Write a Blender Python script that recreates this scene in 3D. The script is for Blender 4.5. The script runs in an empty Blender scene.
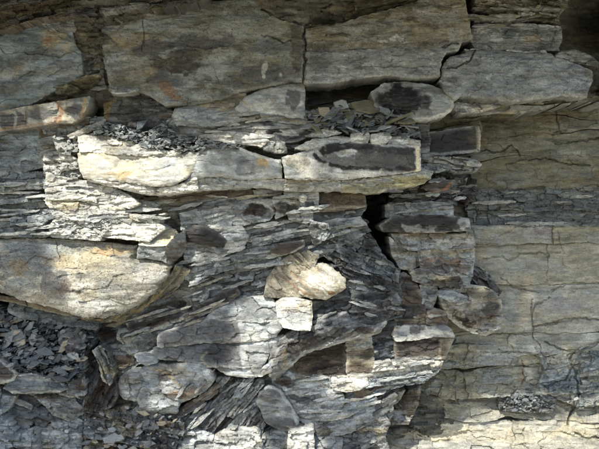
import bpy, math, random
import numpy as np
from mathutils import Vector, Matrix

# ------------------------------------------------------------------ camera, sky, sun, exposure
scn = bpy.context.scene
COL = scn.collection
CD, ZC, S = 4.5, 1.75, 3.0 / 599.0          # camera distance, eye height, metres per photo pixel on the wall plane
cam = bpy.data.objects.new('camera', bpy.data.cameras.new('camera'))
COL.objects.link(cam)
cam.location = (0, -CD, ZC)
cam.rotation_euler = (math.radians(90), 0, 0)
cam.data.sensor_width = 36
cam.data.lens = 36 * CD / 3.0
cam.data.clip_start = 0.05
cam.data.clip_end = 500
scn.camera = cam

SUN = Vector((-0.30, -0.60, 0.74)).normalized()      # towards the sun
elev = math.asin(SUN.z)
azim = math.atan2(SUN.x, SUN.y)
w = bpy.data.worlds.new('World'); scn.world = w; w.use_nodes = True
nt = w.node_tree
sky = nt.nodes.new('ShaderNodeTexSky'); sky.sky_type = 'NISHITA'; sky.sun_disc = False
sky.sun_elevation = elev; sky.sun_rotation = azim
sky.air_density = 1.0; sky.dust_density = 2.0; sky.ozone_density = 1.0
nt.links.new(sky.outputs[0], nt.nodes['Background'].inputs[0])
nt.nodes['Background'].inputs[1].default_value = 0.15
sl = bpy.data.lights.new('sun', 'SUN'); sl.energy = 3.1; sl.angle = math.radians(0.6); sl.color = (1.0, 0.94, 0.84)
so = bpy.data.objects.new('sun', sl); COL.objects.link(so)
so.rotation_euler = SUN.to_track_quat('Z', 'Y').to_euler()
so.location = (-3, -5, 8)
scn.view_settings.view_transform = 'Standard'
scn.view_settings.look = 'None'
scn.view_settings.exposure = 1.3
scn.view_settings.gamma = 1
scn.cycles.max_bounces = 6
scn.cycles.use_denoising = True

rng = np.random.default_rng(7)
random.seed(7)

# ------------------------------------------------------------------ noise in numpy
def hsh(ix, iy, seed):
    n = (ix.astype(np.int64) * 374761393 + iy.astype(np.int64) * 668265263 + int(seed) * 974711) & 0x7fffffff
    n = ((n ^ (n >> 13)) * 1274126177) & 0x7fffffff
    n = ((n ^ (n >> 16)) * 668265263) & 0x7fffffff
    return ((n ^ (n >> 15)) & 0xffffff) / float(0xffffff)

def vnoise(x, y, seed=0):
    ix = np.floor(x); iy = np.floor(y)
    fx = x - ix; fy = y - iy
    fx = fx * fx * fx * (fx * (fx * 6 - 15) + 10); fy = fy * fy * fy * (fy * (fy * 6 - 15) + 10)
    a = hsh(ix, iy, seed); b = hsh(ix + 1, iy, seed); c = hsh(ix, iy + 1, seed); d = hsh(ix + 1, iy + 1, seed)
    return (a + (b - a) * fx) * (1 - fy) + (c + (d - c) * fx) * fy - 0.5

def fbm(x, y, seed=0, o=4):
    t = 0; amp = 1.0; tot = 0
    for k in range(o):
        t = t + vnoise(x, y, seed + k * 17) * amp
        tot += amp; amp *= 0.55
        x, y = x * 1.97 + 13.1 - y * 0.31, y * 1.97 + x * 0.29 + 7.7
    return t / tot * 2.0        # roughly -1..1

def facets(x, y, seed=0):
    """broken facets: each cell is a little plane of its own height and tilt; second result: distance to the cell edge"""
    ix = np.floor(x); iy = np.floor(y)
    b1 = np.full(x.shape, 9.0); b2 = np.full(x.shape, 9.0); h = np.zeros(x.shape)
    for dx in (-1, 0, 1):
        for dy in (-1, 0, 1):
            cx = ix + dx; cy = iy + dy
            px = cx + 0.15 + 0.7 * hsh(cx, cy, seed + 1); py = cy + 0.15 + 0.7 * hsh(cx, cy, seed + 2)
            d = np.hypot(x - px, y - py)
            hh = (hsh(cx, cy, seed + 3) - 0.5) + (x - px) * (hsh(cx, cy, seed + 4) - 0.5) * 1.0 + (y - py) * (hsh(cx, cy, seed + 5) - 0.35) * 1.4
            m = d < b1
            b2 = np.where(m, b1, np.minimum(b2, d)); b1 = np.where(m, d, b1); h = np.where(m, hh, h)
    return h, b2 - b1

def sstep(a, b, x):
    t = np.clip((x - a) / (b - a), 0, 1)
    return t * t * (3 - 2 * t)

def poly_sd(X, Y, poly):
    """signed distance (px) to a polygon, positive inside"""
    P = np.array(poly, float); Q = np.roll(P, -1, 0)
    d2 = np.full(X.shape, 1e12); ins = np.zeros(X.shape, bool)
    for (x0, y0), (x1, y1) in zip(P, Q):
        ex, ey = x1 - x0, y1 - y0
        wx, wy = X - x0, Y - y0
        t = np.clip((wx * ex + wy * ey) / (ex * ex + ey * ey + 1e-9), 0, 1)
        d2 = np.minimum(d2, (wx - ex * t) ** 2 + (wy - ey * t) ** 2)
        c = ((y0 > Y) != (y1 > Y))
        with np.errstate(divide='ignore', invalid='ignore'):
            xi = (x1 - x0) * (Y - y0) / (y1 - y0 + 1e-12) + x0
        ins ^= c & (X < xi)
    d = np.sqrt(d2)
    return np.where(ins, d, -d)

def line_d(X, Y, pts):
    d2 = np.full(X.shape, 1e12)
    for (x0, y0), (x1, y1) in zip(pts[:-1], pts[1:]):
        ex, ey = x1 - x0, y1 - y0
        wx, wy = X - x0, Y - y0
        t = np.clip((wx * ex + wy * ey) / (ex * ex + ey * ey + 1e-9), 0, 1)
        d2 = np.minimum(d2, (wx - ex * t) ** 2 + (wy - ey * t) ** 2)
    return np.sqrt(d2)

def world(px, py, D):
    k = S * (CD - D) / CD
    return np.stack([(px - 299.5) * k, -D + 0 * px, ZC + (224.5 - py) * k], -1)

# ------------------------------------------------------------------ colours (sRGB 0..255 -> linear)
def lin(c):
    c = np.array(c, float) / 255.0
    return np.where(c <= 0.04045, c / 12.92, ((c + 0.055) / 1.055) ** 2.4)
PAL = dict(
    light=(158, 159, 156), pale=(180, 178, 170), white=(198, 195, 187), mid=(124, 126, 125), dark=(72, 72, 73), black=(35, 34, 35),
    blue=(125, 132, 136), dblue=(80, 87, 92), ochre=(152, 130, 92), rust=(118, 84, 60), olive=(108, 105, 86), dolive=(68, 64, 46),
    brown=(94, 84, 72), cream=(196, 184, 154), dbrown=(50, 44, 39), tan=(138, 131, 114), slate=(98, 103, 105), grey=(140, 143, 143))
LP = {k: lin(v) for k, v in PAL.items()}

# ------------------------------------------------------------------ materials
def rock_mat(name, grain=1.0, bump=1.0, rough=0.82, speck=0.5, spec=0.22, streak=1.0):
    m = bpy.data.materials.new(name); m.use_nodes = True
    n = m.node_tree.nodes; L = m.node_tree.links
    b = n['Principled BSDF']; b.inputs['Roughness'].default_value = rough
    b.inputs['Specular IOR Level'].default_value = spec
    at = n.new('ShaderNodeAttribute'); at.attribute_name = 'Col'
    ge = n.new('ShaderNodeNewGeometry')
    mp = n.new('ShaderNodeMapping'); mp.inputs['Scale'].default_value = (1, 1, 3.2); mp.inputs['Rotation'].default_value = (0, math.radians(-6), 0)
    L.new(ge.outputs['Position'], mp.inputs[0])
    def noise(scale, detail, rg, src=None, dist=0.0):
        t = n.new('ShaderNodeTexNoise'); t.inputs['Scale'].default_value = scale; t.inputs['Detail'].default_value = detail
        t.inputs['Roughness'].default_value = rg; t.inputs['Distortion'].default_value = dist
        L.new(src or ge.outputs['Position'], t.inputs['Vector']); return t.outputs['Fac']
    def mr(src, a, b_, c, d):
        t = n.new('ShaderNodeMapRange'); t.inputs[1].default_value = a; t.inputs[2].default_value = b_
        t.inputs[3].default_value = c; t.inputs[4].default_value = d; L.new(src, t.inputs[0]); return t.outputs[0]
    def mul(a, b_, op='MULTIPLY'):
        t = n.new('ShaderNodeMath'); t.operation = op
        L.new(a, t.inputs[0])
        if isinstance(b_, float): t.inputs[1].default_value = b_
        else: L.new(b_, t.inputs[1])
        return t.outputs[0]
    n1 = noise(22 * grain, 8, 0.72, mp.outputs[0], 0.4)
    n2 = noise(95 * grain, 6, 0.7, None, 0.2)
    n3 = noise(7, 5, 0.6, mp.outputs[0], 0.6)
    f = mul(mul(mr(n1, 0.3, 0.7, 0.74, 1.26), mr(n2, 0.3, 0.7, 0.84, 1.16)), mr(n3, 0.3, 0.7, 0.78, 1.22))
    mp2 = n.new('ShaderNodeMapping'); mp2.inputs['Scale'].default_value = (1, 1, 7); mp2.inputs['Rotation'].default_value = (0, math.radians(-4), 0)
    L.new(ge.outputs['Position'], mp2.inputs[0])
    n6 = noise(26 * grain, 9, 0.78, mp2.outputs[0], 0.3)
    f = mul(f, mr(n6, 0.36, 0.64, 1 - 0.17 * streak, 1 + 0.17 * streak))
    # hairline cracks
    n7 = noise(9, 6, 0.62, mp.outputs[0], 0.5)
    cr_ = mul(n7, -0.5, 'ADD'); ab = n.new('ShaderNodeMath'); ab.operation = 'ABSOLUTE'; L.new(cr_, ab.inputs[0])
    crk_ = mr(ab.outputs[0], 0.002, 0.008, 1.0 - min(1.0, streak), 1.0)
    f = mul(f, mr(crk_, 0.0, 1.0, 0.72, 1.0))
    n8 = noise(230 * grain, 4, 0.7)
    f = mul(f, mr(n8, 0.35, 0.65, 0.84, 1.16))
    # small dark pits and pale grains
    n4 = noise(150 * grain, 3, 0.6)
    pit = mr(n4, 0.60, 0.68, 1.0, 1.0 - 0.75 * speck)
    n5 = noise(120 * grain, 2, 0.5, mp.outputs[0])
    grn = mr(n5, 0.64, 0.72, 1.0, 1.0 + 0.8 * speck)
    f = mul(mul(f, pit), grn)
    vm = n.new('ShaderNodeVectorMath'); vm.operation = 'SCALE'
    L.new(at.outputs['Color'], vm.inputs[0]); L.new(f, vm.inputs['Scale'])
    # faint warm / cool drift of the mineral film
    mx = n.new('ShaderNodeMix'); mx.data_type = 'RGBA'; mx.blend_type = 'MULTIPLY'
    ramp = n.new('ShaderNodeValToRGB'); ramp.color_ramp.elements[0].position = 0.35; ramp.color_ramp.elements[1].position = 0.66
    ramp.color_ramp.elements[0].color = (0.99, 1.0, 0.97, 1); ramp.color_ramp.elements[1].color = (0.93, 1.0, 1.05, 1)
    L.new(noise(11, 5, 0.65, None, 0.8), ramp.inputs[0])
    mx.inputs['Factor'].default_value = 0.8
    L.new(vm.outputs[0], mx.inputs['A']); L.new(ramp.outputs[0], mx.inputs['B'])
    L.new(mx.outputs['Result'], b.inputs['Base Color'])
    bp = n.new('ShaderNodeBump'); bp.inputs['Strength'].default_value = min(1.0, 0.9 * bump); bp.inputs['Distance'].default_value = 0.012 * bump
    h = mul(mul(n1, 1.0), mul(n2, 0.45), 'ADD')
    h = mul(h, mul(mr(n4, 0.58, 0.70, 0.0, -0.25), 1.0), 'ADD')
    h = mul(mul(h, mul(n6, 0.8 * streak), 'ADD'), mul(mul(crk_, 0.25), mul(n8, 0.15), 'ADD'), 'ADD')
    L.new(h, bp.inputs['Height']); L.new(bp.outputs[0], b.inputs['Normal'])
    rr = mr(n2, 0.3, 0.7, rough - 0.14, min(1.0, rough + 0.12)); L.new(rr, b.inputs['Roughness'])
    return m
M_ROCK = rock_mat('weathered_shale', 1.0, .8, 0.76, 0.45, 0.25, .55)
M_SMOOTH = rock_mat('smooth_shale_film', 0.8, 0.4, 0.62, 0.4, 0.3, .15)
M_PIT = rock_mat('pitted_shale', 0.7, 0.7, 0.8, .8, 0.22, .2)
M_ROUGH = rock_mat('rough_shale', 0.8, 1.4, 0.88, 0.8, .2, .3)
M_CHIP = rock_mat('shale_chip', 1.3, 0.7, 0.66, 0.3, 0.3)

# ------------------------------------------------------------------ stains and cracks that belong to the rock, and some painted light and shade
STAINS_AND_LIGHT = []
CRACKS = []
def E(cx, cy, rx, ry, col, a=0.8, ang=0, soft=0.18, wr=6): return ('E', cx, cy, rx, ry, ang, col, a * (0.6 if (cy < 104 and col in ('olive', 'ochre', 'tan', 'brown')) else 0.4 if (cx > 470 and cy > 104 and col in ('olive', 'ochre', 'dolive', 'tan')) else (0.6 if (cx > 470 and cy > 104) else 1)), soft, wr)
def Ls(pts, width, col, a=0.8, wr=2): return ('L', pts, width, col, a, wr)
def Pg(poly, col, a=0.8, soft=4, wr=3): return ('P', poly, col, a, soft, wr)

def apply_stains_and_light(c, X, Y, lst, seed):
    for i, s in enumerate(lst):
        if s[0] == 'E':
            _, cx, cy, rx, ry, ang, col, a, soft, wr = s
            R = max(rx, ry) * 1.3 + wr * 2
            sel = (np.abs(X - cx) < R) & (np.abs(Y - cy) < R)
            if not sel.any(): continue
            x = X[sel]; y = Y[sel]
            x = x + fbm(x / 9, y / 9, 31 + i, 4) * wr - cx; y = y + fbm(x / 9, y / 7, 77 + i, 4) * wr - cy
            t = math.radians(ang); u = x * math.cos(t) + y * math.sin(t); v = -x * math.sin(t) + y * math.cos(t)
            m = 1 - sstep(1 - soft, 1 + soft * 0.3, np.hypot(u / rx, v / ry))
        elif s[0] == 'L':
            _, pts, width, col, a, wr = s
            q = np.array(pts)
            sel = (X > q[:, 0].min() - width * 2 - wr) & (X < q[:, 0].max() + width * 2 + wr) & (Y > q[:, 1].min() - width * 2 - wr) & (Y < q[:, 1].max() + width * 2 + wr)
            if not sel.any(): continue
            x = X[sel]; y = Y[sel]
            x = x + fbm(x / 8, y / 8, 31 + i) * wr; y = y + fbm(x / 8, y / 8, 77 + i) * wr
            m = 1 - sstep(width * 0.3, width, line_d(x, y, pts))
        else:
            _, poly, col, a, soft, wr = s
            q = np.array(poly)
            sel = (X > q[:, 0].min() - soft - wr) & (X < q[:, 0].max() + soft + wr) & (Y > q[:, 1].min() - soft - wr) & (Y < q[:, 1].max() + soft + wr)
            if not sel.any(): continue
            x = X[sel]; y = Y[sel]
            x = x + fbm(x / 9, y / 9, 31 + i) * wr; y = y + fbm(x / 9, y / 9, 77 + i) * wr
            m = sstep(-soft * 0.5, soft * 0.5, poly_sd(x, y, poly))
        # broken edges and thin places inside the stain
        br = fbm(x / 3.1 + 5, y / 2.3, 5 + i, 3) if s[0] != 'E' else fbm(X[sel] / 3.1 + 5, Y[sel] / 2.3, 5 + i, 3)
        m = np.clip(m * (1.15 + 0.8 * br), 0, 1) * min(1, a * 1.1)
        cc = LP[col] if isinstance(col, str) else lin(col)
        c[sel] = (np.maximum(c[sel], 1e-4) ** .45 * (1 - m[:, None]) + cc ** .45 * m[:, None]) ** (1 / .45)
    return c

def carve(X, Y, seed=0):
    d = np.zeros(X.shape)
    for i, (pts, width, depth) in enumerate(CRACKS):
        q = np.array(pts)
        sel = (X > q[:, 0].min() - 6) & (X < q[:, 0].max() + 6) & (Y > q[:, 1].min() - 6) & (Y < q[:, 1].max() + 6)
        if not sel.any(): continue
        x = X[sel] + fbm(X[sel] / 6, Y[sel] / 6, 400 + i, 3) * 2.2; y = Y[sel] + fbm(X[sel] / 6, Y[sel] / 6, 500 + i, 3) * 2.2
        m = 1 - sstep(width * 0.35, width, line_d(x, y, pts))
        d[sel] = np.maximum(d[sel], m * depth)
    return d

DM = np.full((460, 620), -9.0)     # front-most depth per photo pixel, so that loose flakes can be laid on what is there
NTRI = 0

def make_mesh(name, X, Y, sd, hf, colf, thick, mat, taper=0.0, register=True, seed=0):
    """grid cells with sd > 0 become the face; its rim is snapped to the outline and carried back as the sides"""
    global NTRI
    ny, nx = sd.shape
    cs = 0.25 * (sd[:-1, :-1] + sd[1:, :-1] + sd[:-1, 1:] + sd[1:, 1:])
    cell = cs > 0
    if cell.sum() < 4: return None
    gy, gx = np.gradient(sd, Y[1, 0] - Y[0, 0], X[0, 1] - X[0, 0])
    used = np.zeros(sd.shape, int)
    used[:-1, :-1] += cell; used[1:, :-1] += cell; used[:-1, 1:] += cell; used[1:, 1:] += cell
    vert = used > 0; rim = vert & (used < 4)
    g2 = np.maximum(gx * gx + gy * gy, 0.25)
    st = np.clip(sd / g2, -1.2, 1.2)
    h = X[0, 1] - X[0, 0]
    Xs = np.where(rim, X - np.clip(gx * st, -h, h), X); Ys = np.where(rim, Y - np.clip(gy * st, -h, h), Y)
    D = hf(Xs, Ys, np.maximum(sd, 0))
    idx = -np.ones(sd.shape, int); nv = int(vert.sum()); idx[vert] = np.arange(nv)
    vx, vy, vd = Xs[vert], Ys[vert], D[vert]
    P = world(vx, vy, vd)
    C = colf(vx, vy, np.minimum(sd, 40)[vert])
    a = idx[:-1, :-1][cell]; b = idx[:-1, 1:][cell]; c = idx[1:, 1:][cell]; d = idx[1:, :-1][cell]
    quads = np.stack([a, d, c, b], 1)                       # facing the camera
    # directed boundary edges
    ed = np.concatenate([quads[:, [0, 1]], quads[:, [1, 2]], quads[:, [2, 3]], quads[:, [3, 0]]])
    key = ed[:, 0].astype(np.int64) * (nv + 1) + ed[:, 1]; rkey = ed[:, 1].astype(np.int64) * (nv + 1) + ed[:, 0]
    be = ed[~np.isin(key, rkey)]
    bv = np.unique(be); mp = -np.ones(nv, int); mp[bv] = np.arange(len(bv))
    nb = len(bv)
    cen = P.mean(0)
    allP = [P]; allC = [C]; allQ = [quads]
    prev = bv; offs = nv
    steps = [0.10, 0.35, 0.7, 1.0]
    for k, f in enumerate(steps):
        R = P[bv].copy(); R[:, 1] += thick * f
        jx = fbm(vx[bv] / 5 + k * 3.7, vy[bv] / 4, 60 + k, 2) * 0.006 * min(1, f * 3)
        R[:, 2] += jx; R[:, 0] += jx * 0.7
        if taper:
            R[:, 0] += (cen[0] - R[:, 0]) * taper * f; R[:, 2] += (cen[2] - R[:, 2]) * taper * f
        allP.append(R); allC.append(C[bv] * 0.95)
        cur0 = offs
        pi = (lambda q: q) if k == 0 else None
        A = be[:, 0] if k == 0 else offs - nb + mp[be[:, 0]]
        B = be[:, 1] if k == 0 else offs - nb + mp[be[:, 1]]
        A2 = cur0 + mp[be[:, 0]]; B2 = cur0 + mp[be[:, 1]]
        allQ.append(np.stack([B, A, A2, B2], 1))
        offs += nb
    V = np.concatenate(allP); Cc = np.concatenate(allC); Q = np.concatenate(allQ)
    org = np.array([V[:, 0].mean(), V[:, 1].mean(), V[:, 2].min()])
    V = V - org
    me = bpy.data.meshes.new(name)
    me.vertices.add(len(V)); me.vertices.foreach_set('co', V.astype(np.float32).ravel())
    me.loops.add(Q.size); me.loops.foreach_set('vertex_index', Q.astype(np.int32).ravel())
    me.polygons.add(len(Q)); me.polygons.foreach_set('loop_start', np.arange(0, Q.size, 4, dtype=np.int32))
    me.update(calc_edges=True)
    me.polygons.foreach_set('use_smooth', np.ones(len(Q), bool))
    me.set_sharp_from_angle(angle=math.radians(32))
    ca = me.color_attributes.new('Col', 'FLOAT_COLOR', 'POINT')
    ca.data.foreach_set('color', np.concatenate([Cc, np.ones((len(Cc), 1))], 1).astype(np.float32).ravel())
    me.materials.append(mat)
    o = bpy.data.objects.new(name, me); COL.objects.link(o); o.location = org
    NTRI += 2 * len(Q)
    if register:
        ix = np.clip(np.round(vx + 10).astype(int), 0, 619); iy = np.clip(np.round(vy + 5).astype(int), 0, 459)
        np.maximum.at(DM, (iy, ix), vd)
    return o

def adopt(o, parent):
    if o is not None and parent is not None:
        loc = o.location.copy(); o.parent = parent
        o.location = loc - parent.location
    return o

def bedcell(x, y, seed, dip, th, L):
    """thin beds broken into lengths: a random number per bed piece"""
    t = math.radians(dip); u = x * math.cos(t) - y * math.sin(t); v = x * math.sin(t) + y * math.cos(t)
    wv = v + fbm(u / 45, v / 20, seed + 501, 3) * 4 + fbm(u / 9, v / 5, seed + 502, 2) * 0.5
    g = wv / th; i0 = np.floor(g * 0.5); split = hsh(i0, i0 * 0 + 3, seed) > 0.45       # some beds thick, some thin
    i = np.where(split, np.floor(g), i0 * 2)
    j = np.floor((u + fbm(u / 10, v / 4, seed + 503, 3) * 6) / L + hsh(i, i * 0 + 7, seed) * 9.7)
    return hsh(i, j, seed + 9), hsh(i, i * 0 + 1, seed + 11)

def surf(D, cx, cy, tilt=(0, 0), bulge=0.0, bw=12.0, edge=0.008, ew=1.3, ter=0.010, tl=(34, 7), tn=4, fac=0.006, fs=(13, 6), fb=0.004, dip=0.0, seed=0, lam=0.006, crk=0.05, th=3.2, bl=38):
    """depth of a block's face. tilt: metres per px; ter: terraces; fac: broken facets; fb: fine unevenness"""
    t = math.radians(dip); ct, sn = math.cos(t), math.sin(t)
    def f(x, y, sd):
        h = D + tilt[0] * (x - cx) + tilt[1] * (y - cy)
        if bulge: h = h + 0.7 * bulge * (1 - np.exp(-sd / bw))
        h = h - edge * np.exp(-sd / ew)
        u = x * ct - y * sn; v = x * sn + y * ct
        wu = u + fbm(x / 16, y / 12, seed + 3, 3) * 5; wv = v + fbm(x / 16, y / 12, seed + 9, 3) * 3
        if ter:
            q = (fbm(wu / tl[0], wv / tl[1], seed, 4) * 0.5 + 0.5) * tn * 1.6
            fl = np.floor(q); h = h + ter * ((fl + sstep(0.72, 1.0, q - fl)) / tn - 0.5) * 1.3
        if fac:
            a, e = facets(wu / fs[0], wv / fs[1], seed + 20)
            h = h + fac * a * 2.3 - crk * fac * (1 - sstep(0, 0.10, e))
            a, e = facets(wu / fs[0] * 2.7 + 9, wv / fs[1] * 2.4, seed + 40)
            h = h + fac * 0.8 * a
        if lam:                         # thin ragged laminae, broken off here and there
            c1, c2_ = bedcell(x, y, seed, dip, th, bl)
            pres = sstep(-0.35, 0.15, fbm(wu / 40, wv / 14, seed + 66, 2))
            h = h + lam * pres * ((c1 - 0.5) * 1.5 + (c2_ - 0.5) * 1.2)
        if fb:
            h = h + fb * fbm(wu / 7, wv / 3.2, seed + 11, 4)
        return h - carve(x, y)
    return f

def paint(base, st, seed, var=0.16, alt=None, stx=(30, 9), dip=0.0, film=1.0, rim=0.0, core=0.0, lay=0.22, th=3.2, bl=38):
    b = LP[base] if isinstance(base, str) else lin(base)
    a2 = (LP[alt] if isinstance(alt, str) else lin(alt)) if alt is not None else b
    t = math.radians(dip); ct, sn = math.cos(t), math.sin(t)
    def f(x, y, sd):
        u = x * ct - y * sn; v = x * sn + y * ct
        n = fbm(u / stx[0], v / stx[1], seed + 100, 5)
        m = sstep(-0.15, 0.35, n)[:, None]
        c = b * (1 - m) + a2 * m
        c = c * (1 + var * 1.8 * fbm(u / 10, v / 4, seed + 130, 4))[:, None]
        c = c * (1 + var * 1.2 * fbm(u / 40, v / 2.2, seed + 150, 3))[:, None]
        if lay:
            c1, c2_ = bedcell(x, y, seed, dip, th, bl)
            c = c * (1 + lay * ((c1 - 0.5) * 1.1 + (c2_ - 0.5)))[:, None]
        # crisp edged mineral films: dark skins, pale crusts, a little iron
        pa = sstep(0.10, 0.17, fbm(u / 17 + 3, v / 6.5, seed + 210, 5)); pb = sstep(0.13, 0.20, fbm(u / 13 + 8, v / 3.6, seed + 230, 5)); pc = sstep(0.30, 0.5, fbm(u / 22 + 8, v / 10, seed + 250, 5))
        c = c * (1 - 0.34 * film * pa)[:, None]; c = c * (1 + 0.22 * film * pb)[:, None]
        c = c * (1 - pc[:, None] * np.array([0.0, 0.06, 0.16]))
        c = apply_stains_and_light(c, x, y, st, seed)
        c = apply_stains_and_light(c, x, y, STAINS_AND_LIGHT, seed)
        if core:                        # weathered blocks: dark skin in the middle, a paler bleached rim
            k = sstep(3.2, 4.6, sd + fbm(x / 7, y / 4, seed + 300, 5) * 3.2) * core
            c = c * (1 - 0.62 * k)[:, None]
        if rim:
            k = np.exp(-np.maximum(sd, 0) / 1.7) * rim * np.clip(0.7 + 1.1 * fbm(x / 9, y / 6, seed + 310, 3), 0, 1)
            c = (c ** .5 * (1 - k[:, None]) + LP['pale'] ** .5 * k[:, None]) ** 2
        return np.clip(c, 0.012, 0.75)
    return f

SEED = [100]
def block(name, poly, D, col='mid', alt=None, st=(), mat=None, thick=0.14, h=0.8, rough_edge=1.6, taper=0.0, var=0.16, parent=None, label=None, cat=None, group=None, stx=(30, 9), rim=.5, core=0.0, grow=0.9, film=1.0, **kw):
    SEED[0] += 1; seed = SEED[0] * 7
    P = np.array(poly, float)
    x0, y0 = P.min(0) - 3; x1, y1 = P.max(0) + 3
    X, Y = np.meshgrid(np.arange(x0, x1 + h, h), np.arange(y0, y1 + h, h))
    wx = fbm(X / 4.5, Y / 3, seed + 1, 3) * rough_edge * 0.75; wy = fbm(X / 4.5, Y / 3, seed + 2, 3) * rough_edge * 0.55
    sd = poly_sd(X + wx, Y + wy, poly) + grow
    cx, cy = P.mean(0)
    kw.setdefault('seed', seed)
    o = make_mesh(name, X, Y, sd, surf(D, cx, cy, **kw), paint(col, st, seed, var, alt, stx, kw.get('dip', 0), film, rim, core, min(.25, kw.get('lam', .006) * 36), kw.get('th', 3.2), kw.get('bl', 38)), thick, mat or M_ROCK, taper)
    if o is None: print('EMPTY', name); return None
    if label: o['label'] = label
    if cat: o['category'] = cat
    if group: o['group'] = group
    adopt(o, parent)
    return o

def strata(parent, poly, D, dip=0, sp=9, joint=45, jit=0.02, cols=('mid', 'grey', 'light'), name='rock_layer', tilt=(0, 0), gap=0.0, thick=0.12, h=0.8, mat=None, st=(), warp=3.0, lens=0.3, var=0.16, rough_edge=2.0, rim=.3, core=.35, film=1.0, **kw):
    """beds of a region cut by bedding planes and joints: each bed piece is a mesh of its own"""
    SEED[0] += 1; seed = SEED[0] * 7; R = random.Random(seed)
    P = np.array(poly, float); x0, y0 = P.min(0) - 3; x1, y1 = P.max(0) + 3
    X, Y = np.meshgrid(np.arange(x0, x1 + h, h), np.arange(y0, y1 + h, h))
    wx = fbm(X / 7, Y / 7, seed + 1, 4) * rough_edge; wy = fbm(X / 7, Y / 7, seed + 2, 4) * rough_edge
    reg = poly_sd(X + wx, Y + wy, poly)
    t = math.radians(dip)
    U = X * math.cos(t) - Y * math.sin(t); V = X * math.sin(t) + Y * math.cos(t)
    V = V + fbm(U / 60, V / 30, seed + 5, 2) * warp * 1.6 + fbm(U / 14, V / 9, seed + 6, 3) * warp * 0.45
    U = U + fbm(U / 12, V / 8, seed + 8, 3) * 4
    m = reg > 0
    v = V[m].min(); vmax = V[m].max(); cx, cy = P.mean(0)
    while v < vmax:
        dv = sp * R.uniform(0.5, 1.6)
        um = m & (V >= v) & (V < v + dv)
        if um.sum() > 10:
            u = U[um].min() - R.uniform(0, joint * 0.6); umax = U[um].max(); bedD = R.uniform(-1, 1) * jit
            while u < umax:
                du = joint * R.uniform(0.5, 2.6)
                lv = lens * dv * R.uniform(0, 1)
                vv0 = v + lv * 0.5 * (np.abs((U - u - du / 2) / (du / 2)) ** 3)
                sd = np.minimum(np.minimum(reg, np.minimum(V - vv0, v + dv - V) - gap * 0.5), np.minimum(U - u, u + du - U) - gap * 0.5)
                ok = sd > 0
                if ok.sum() > 14:
                    ii = np.where(ok.any(1))[0]; jj = np.where(ok.any(0))[0]
                    i0, i1 = max(ii[0] - 2, 0), ii[-1] + 3; j0, j1 = max(jj[0] - 2, 0), jj[-1] + 3
                    sub = (slice(i0, i1), slice(j0, j1))
                    c = R.choice(cols); c2 = R.choice(cols)
                    s2 = seed + R.randrange(9999)
                    kk = dict(ter=0.006, fac=0.003, tl=(30, 5), edge=0.004, ew=0.8, dip=dip, lam=0.011, th=2.6, bl=26); kk.update(kw)
                    sf = surf(D + bedD + R.uniform(-1, 1) * jit * 0.35, cx, cy, tilt=tilt, seed=s2, **kk)
                    tl_ = R.uniform(-1, 1) * 0.0006; tv_ = R.uniform(-0.3, 1) * 0.0016
                    mx, my = X[sub].mean(), Y[sub].mean()
                    f = (lambda sf, tl_, tv_, mx, my: lambda x, y, q: sf(x, y, q) + tl_ * (x - mx) + tv_ * (y - my))(sf, tl_, tv_, mx, my)
                    o = make_mesh(name, X[sub], Y[sub], sd[sub], f, paint(c, st, s2, var, c2, dip=dip, rim=rim, core=(core if R.random() < .5 else 0), film=film), thick, mat or M_ROCK)
                    adopt(o, parent)
                u += du
        v += dv

def thing(name, px, py, D, label, cat, group=None):
    o = bpy.data.objects.new(name, None); COL.objects.link(o)
    o.location = world(np.array(float(px)), np.array(float(py)), np.array(float(D)))
    o['label'] = label; o['category'] = cat
    if group: o['group'] = group
    return o

# ================================================================== GROUND AND ROCK FACE (structure)
def simple_mat(name, col, rough=0.9, scale=6):
    m = bpy.data.materials.new(name); m.use_nodes = True
    n = m.node_tree.nodes; L = m.node_tree.links; b = n['Principled BSDF']; b.inputs['Roughness'].default_value = rough
    t = n.new('ShaderNodeTexNoise'); t.inputs['Scale'].default_value = scale; t.inputs['Detail'].default_value = 8
    r = n.new('ShaderNodeValToRGB'); c = lin(col)
    r.color_ramp.elements[0].color = (*(c * 0.6), 1); r.color_ramp.elements[1].color = (*(c * 1.35), 1)
    r.color_ramp.elements[0].position = 0.3; r.color_ramp.elements[1].position = 0.7
    g = n.new('ShaderNodeNewGeometry'); L.new(g.outputs['Position'], t.inputs['Vector'])
    L.new(t.outputs['Fac'], r.inputs[0]); L.new(r.outputs[0], b.inputs['Base Color'])
    bp = n.new('ShaderNodeBump'); bp.inputs['Distance'].default_value = 0.03; L.new(t.outputs['Fac'], bp.inputs['Height']); L.new(bp.outputs[0], b.inputs['Normal'])
    return m
def pydata(name, V, F, mat, parent=None):
    me = bpy.data.meshes.new(name); me.from_pydata([tuple(v) for v in V], [], F); me.materials.append(mat); me.update()
    o = bpy.data.objects.new(name, me); COL.objects.link(o)
    if parent: o.parent = parent
    return o
gv = []; gf = []
gx = np.concatenate([[-300, -60, -20, -8], np.arange(-4, 4.1, 0.4), [8, 20, 60, 300]]); gy = np.concatenate([[-300, -80, -30, -12], np.arange(-7, 1.1, 0.4), [5, 60]])
for j, y in enumerate(gy):
    for i, x in enumerate(gx):
        gv.append((x, y, 0.03 * math.sin(x * 1.7 + y) + 0.02 * math.sin(y * 3.1)))
for j in range(len(gy) - 1):
    for i in range(len(gx) - 1):
        a = j * len(gx) + i; gf.append((a, a + 1, a + 1 + len(gx), a + len(gx)))
g = pydata('ground', gv, gf, simple_mat('gravelly_soil', (168, 160, 138), 0.95, 9)); g['kind'] = 'structure'

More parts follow.
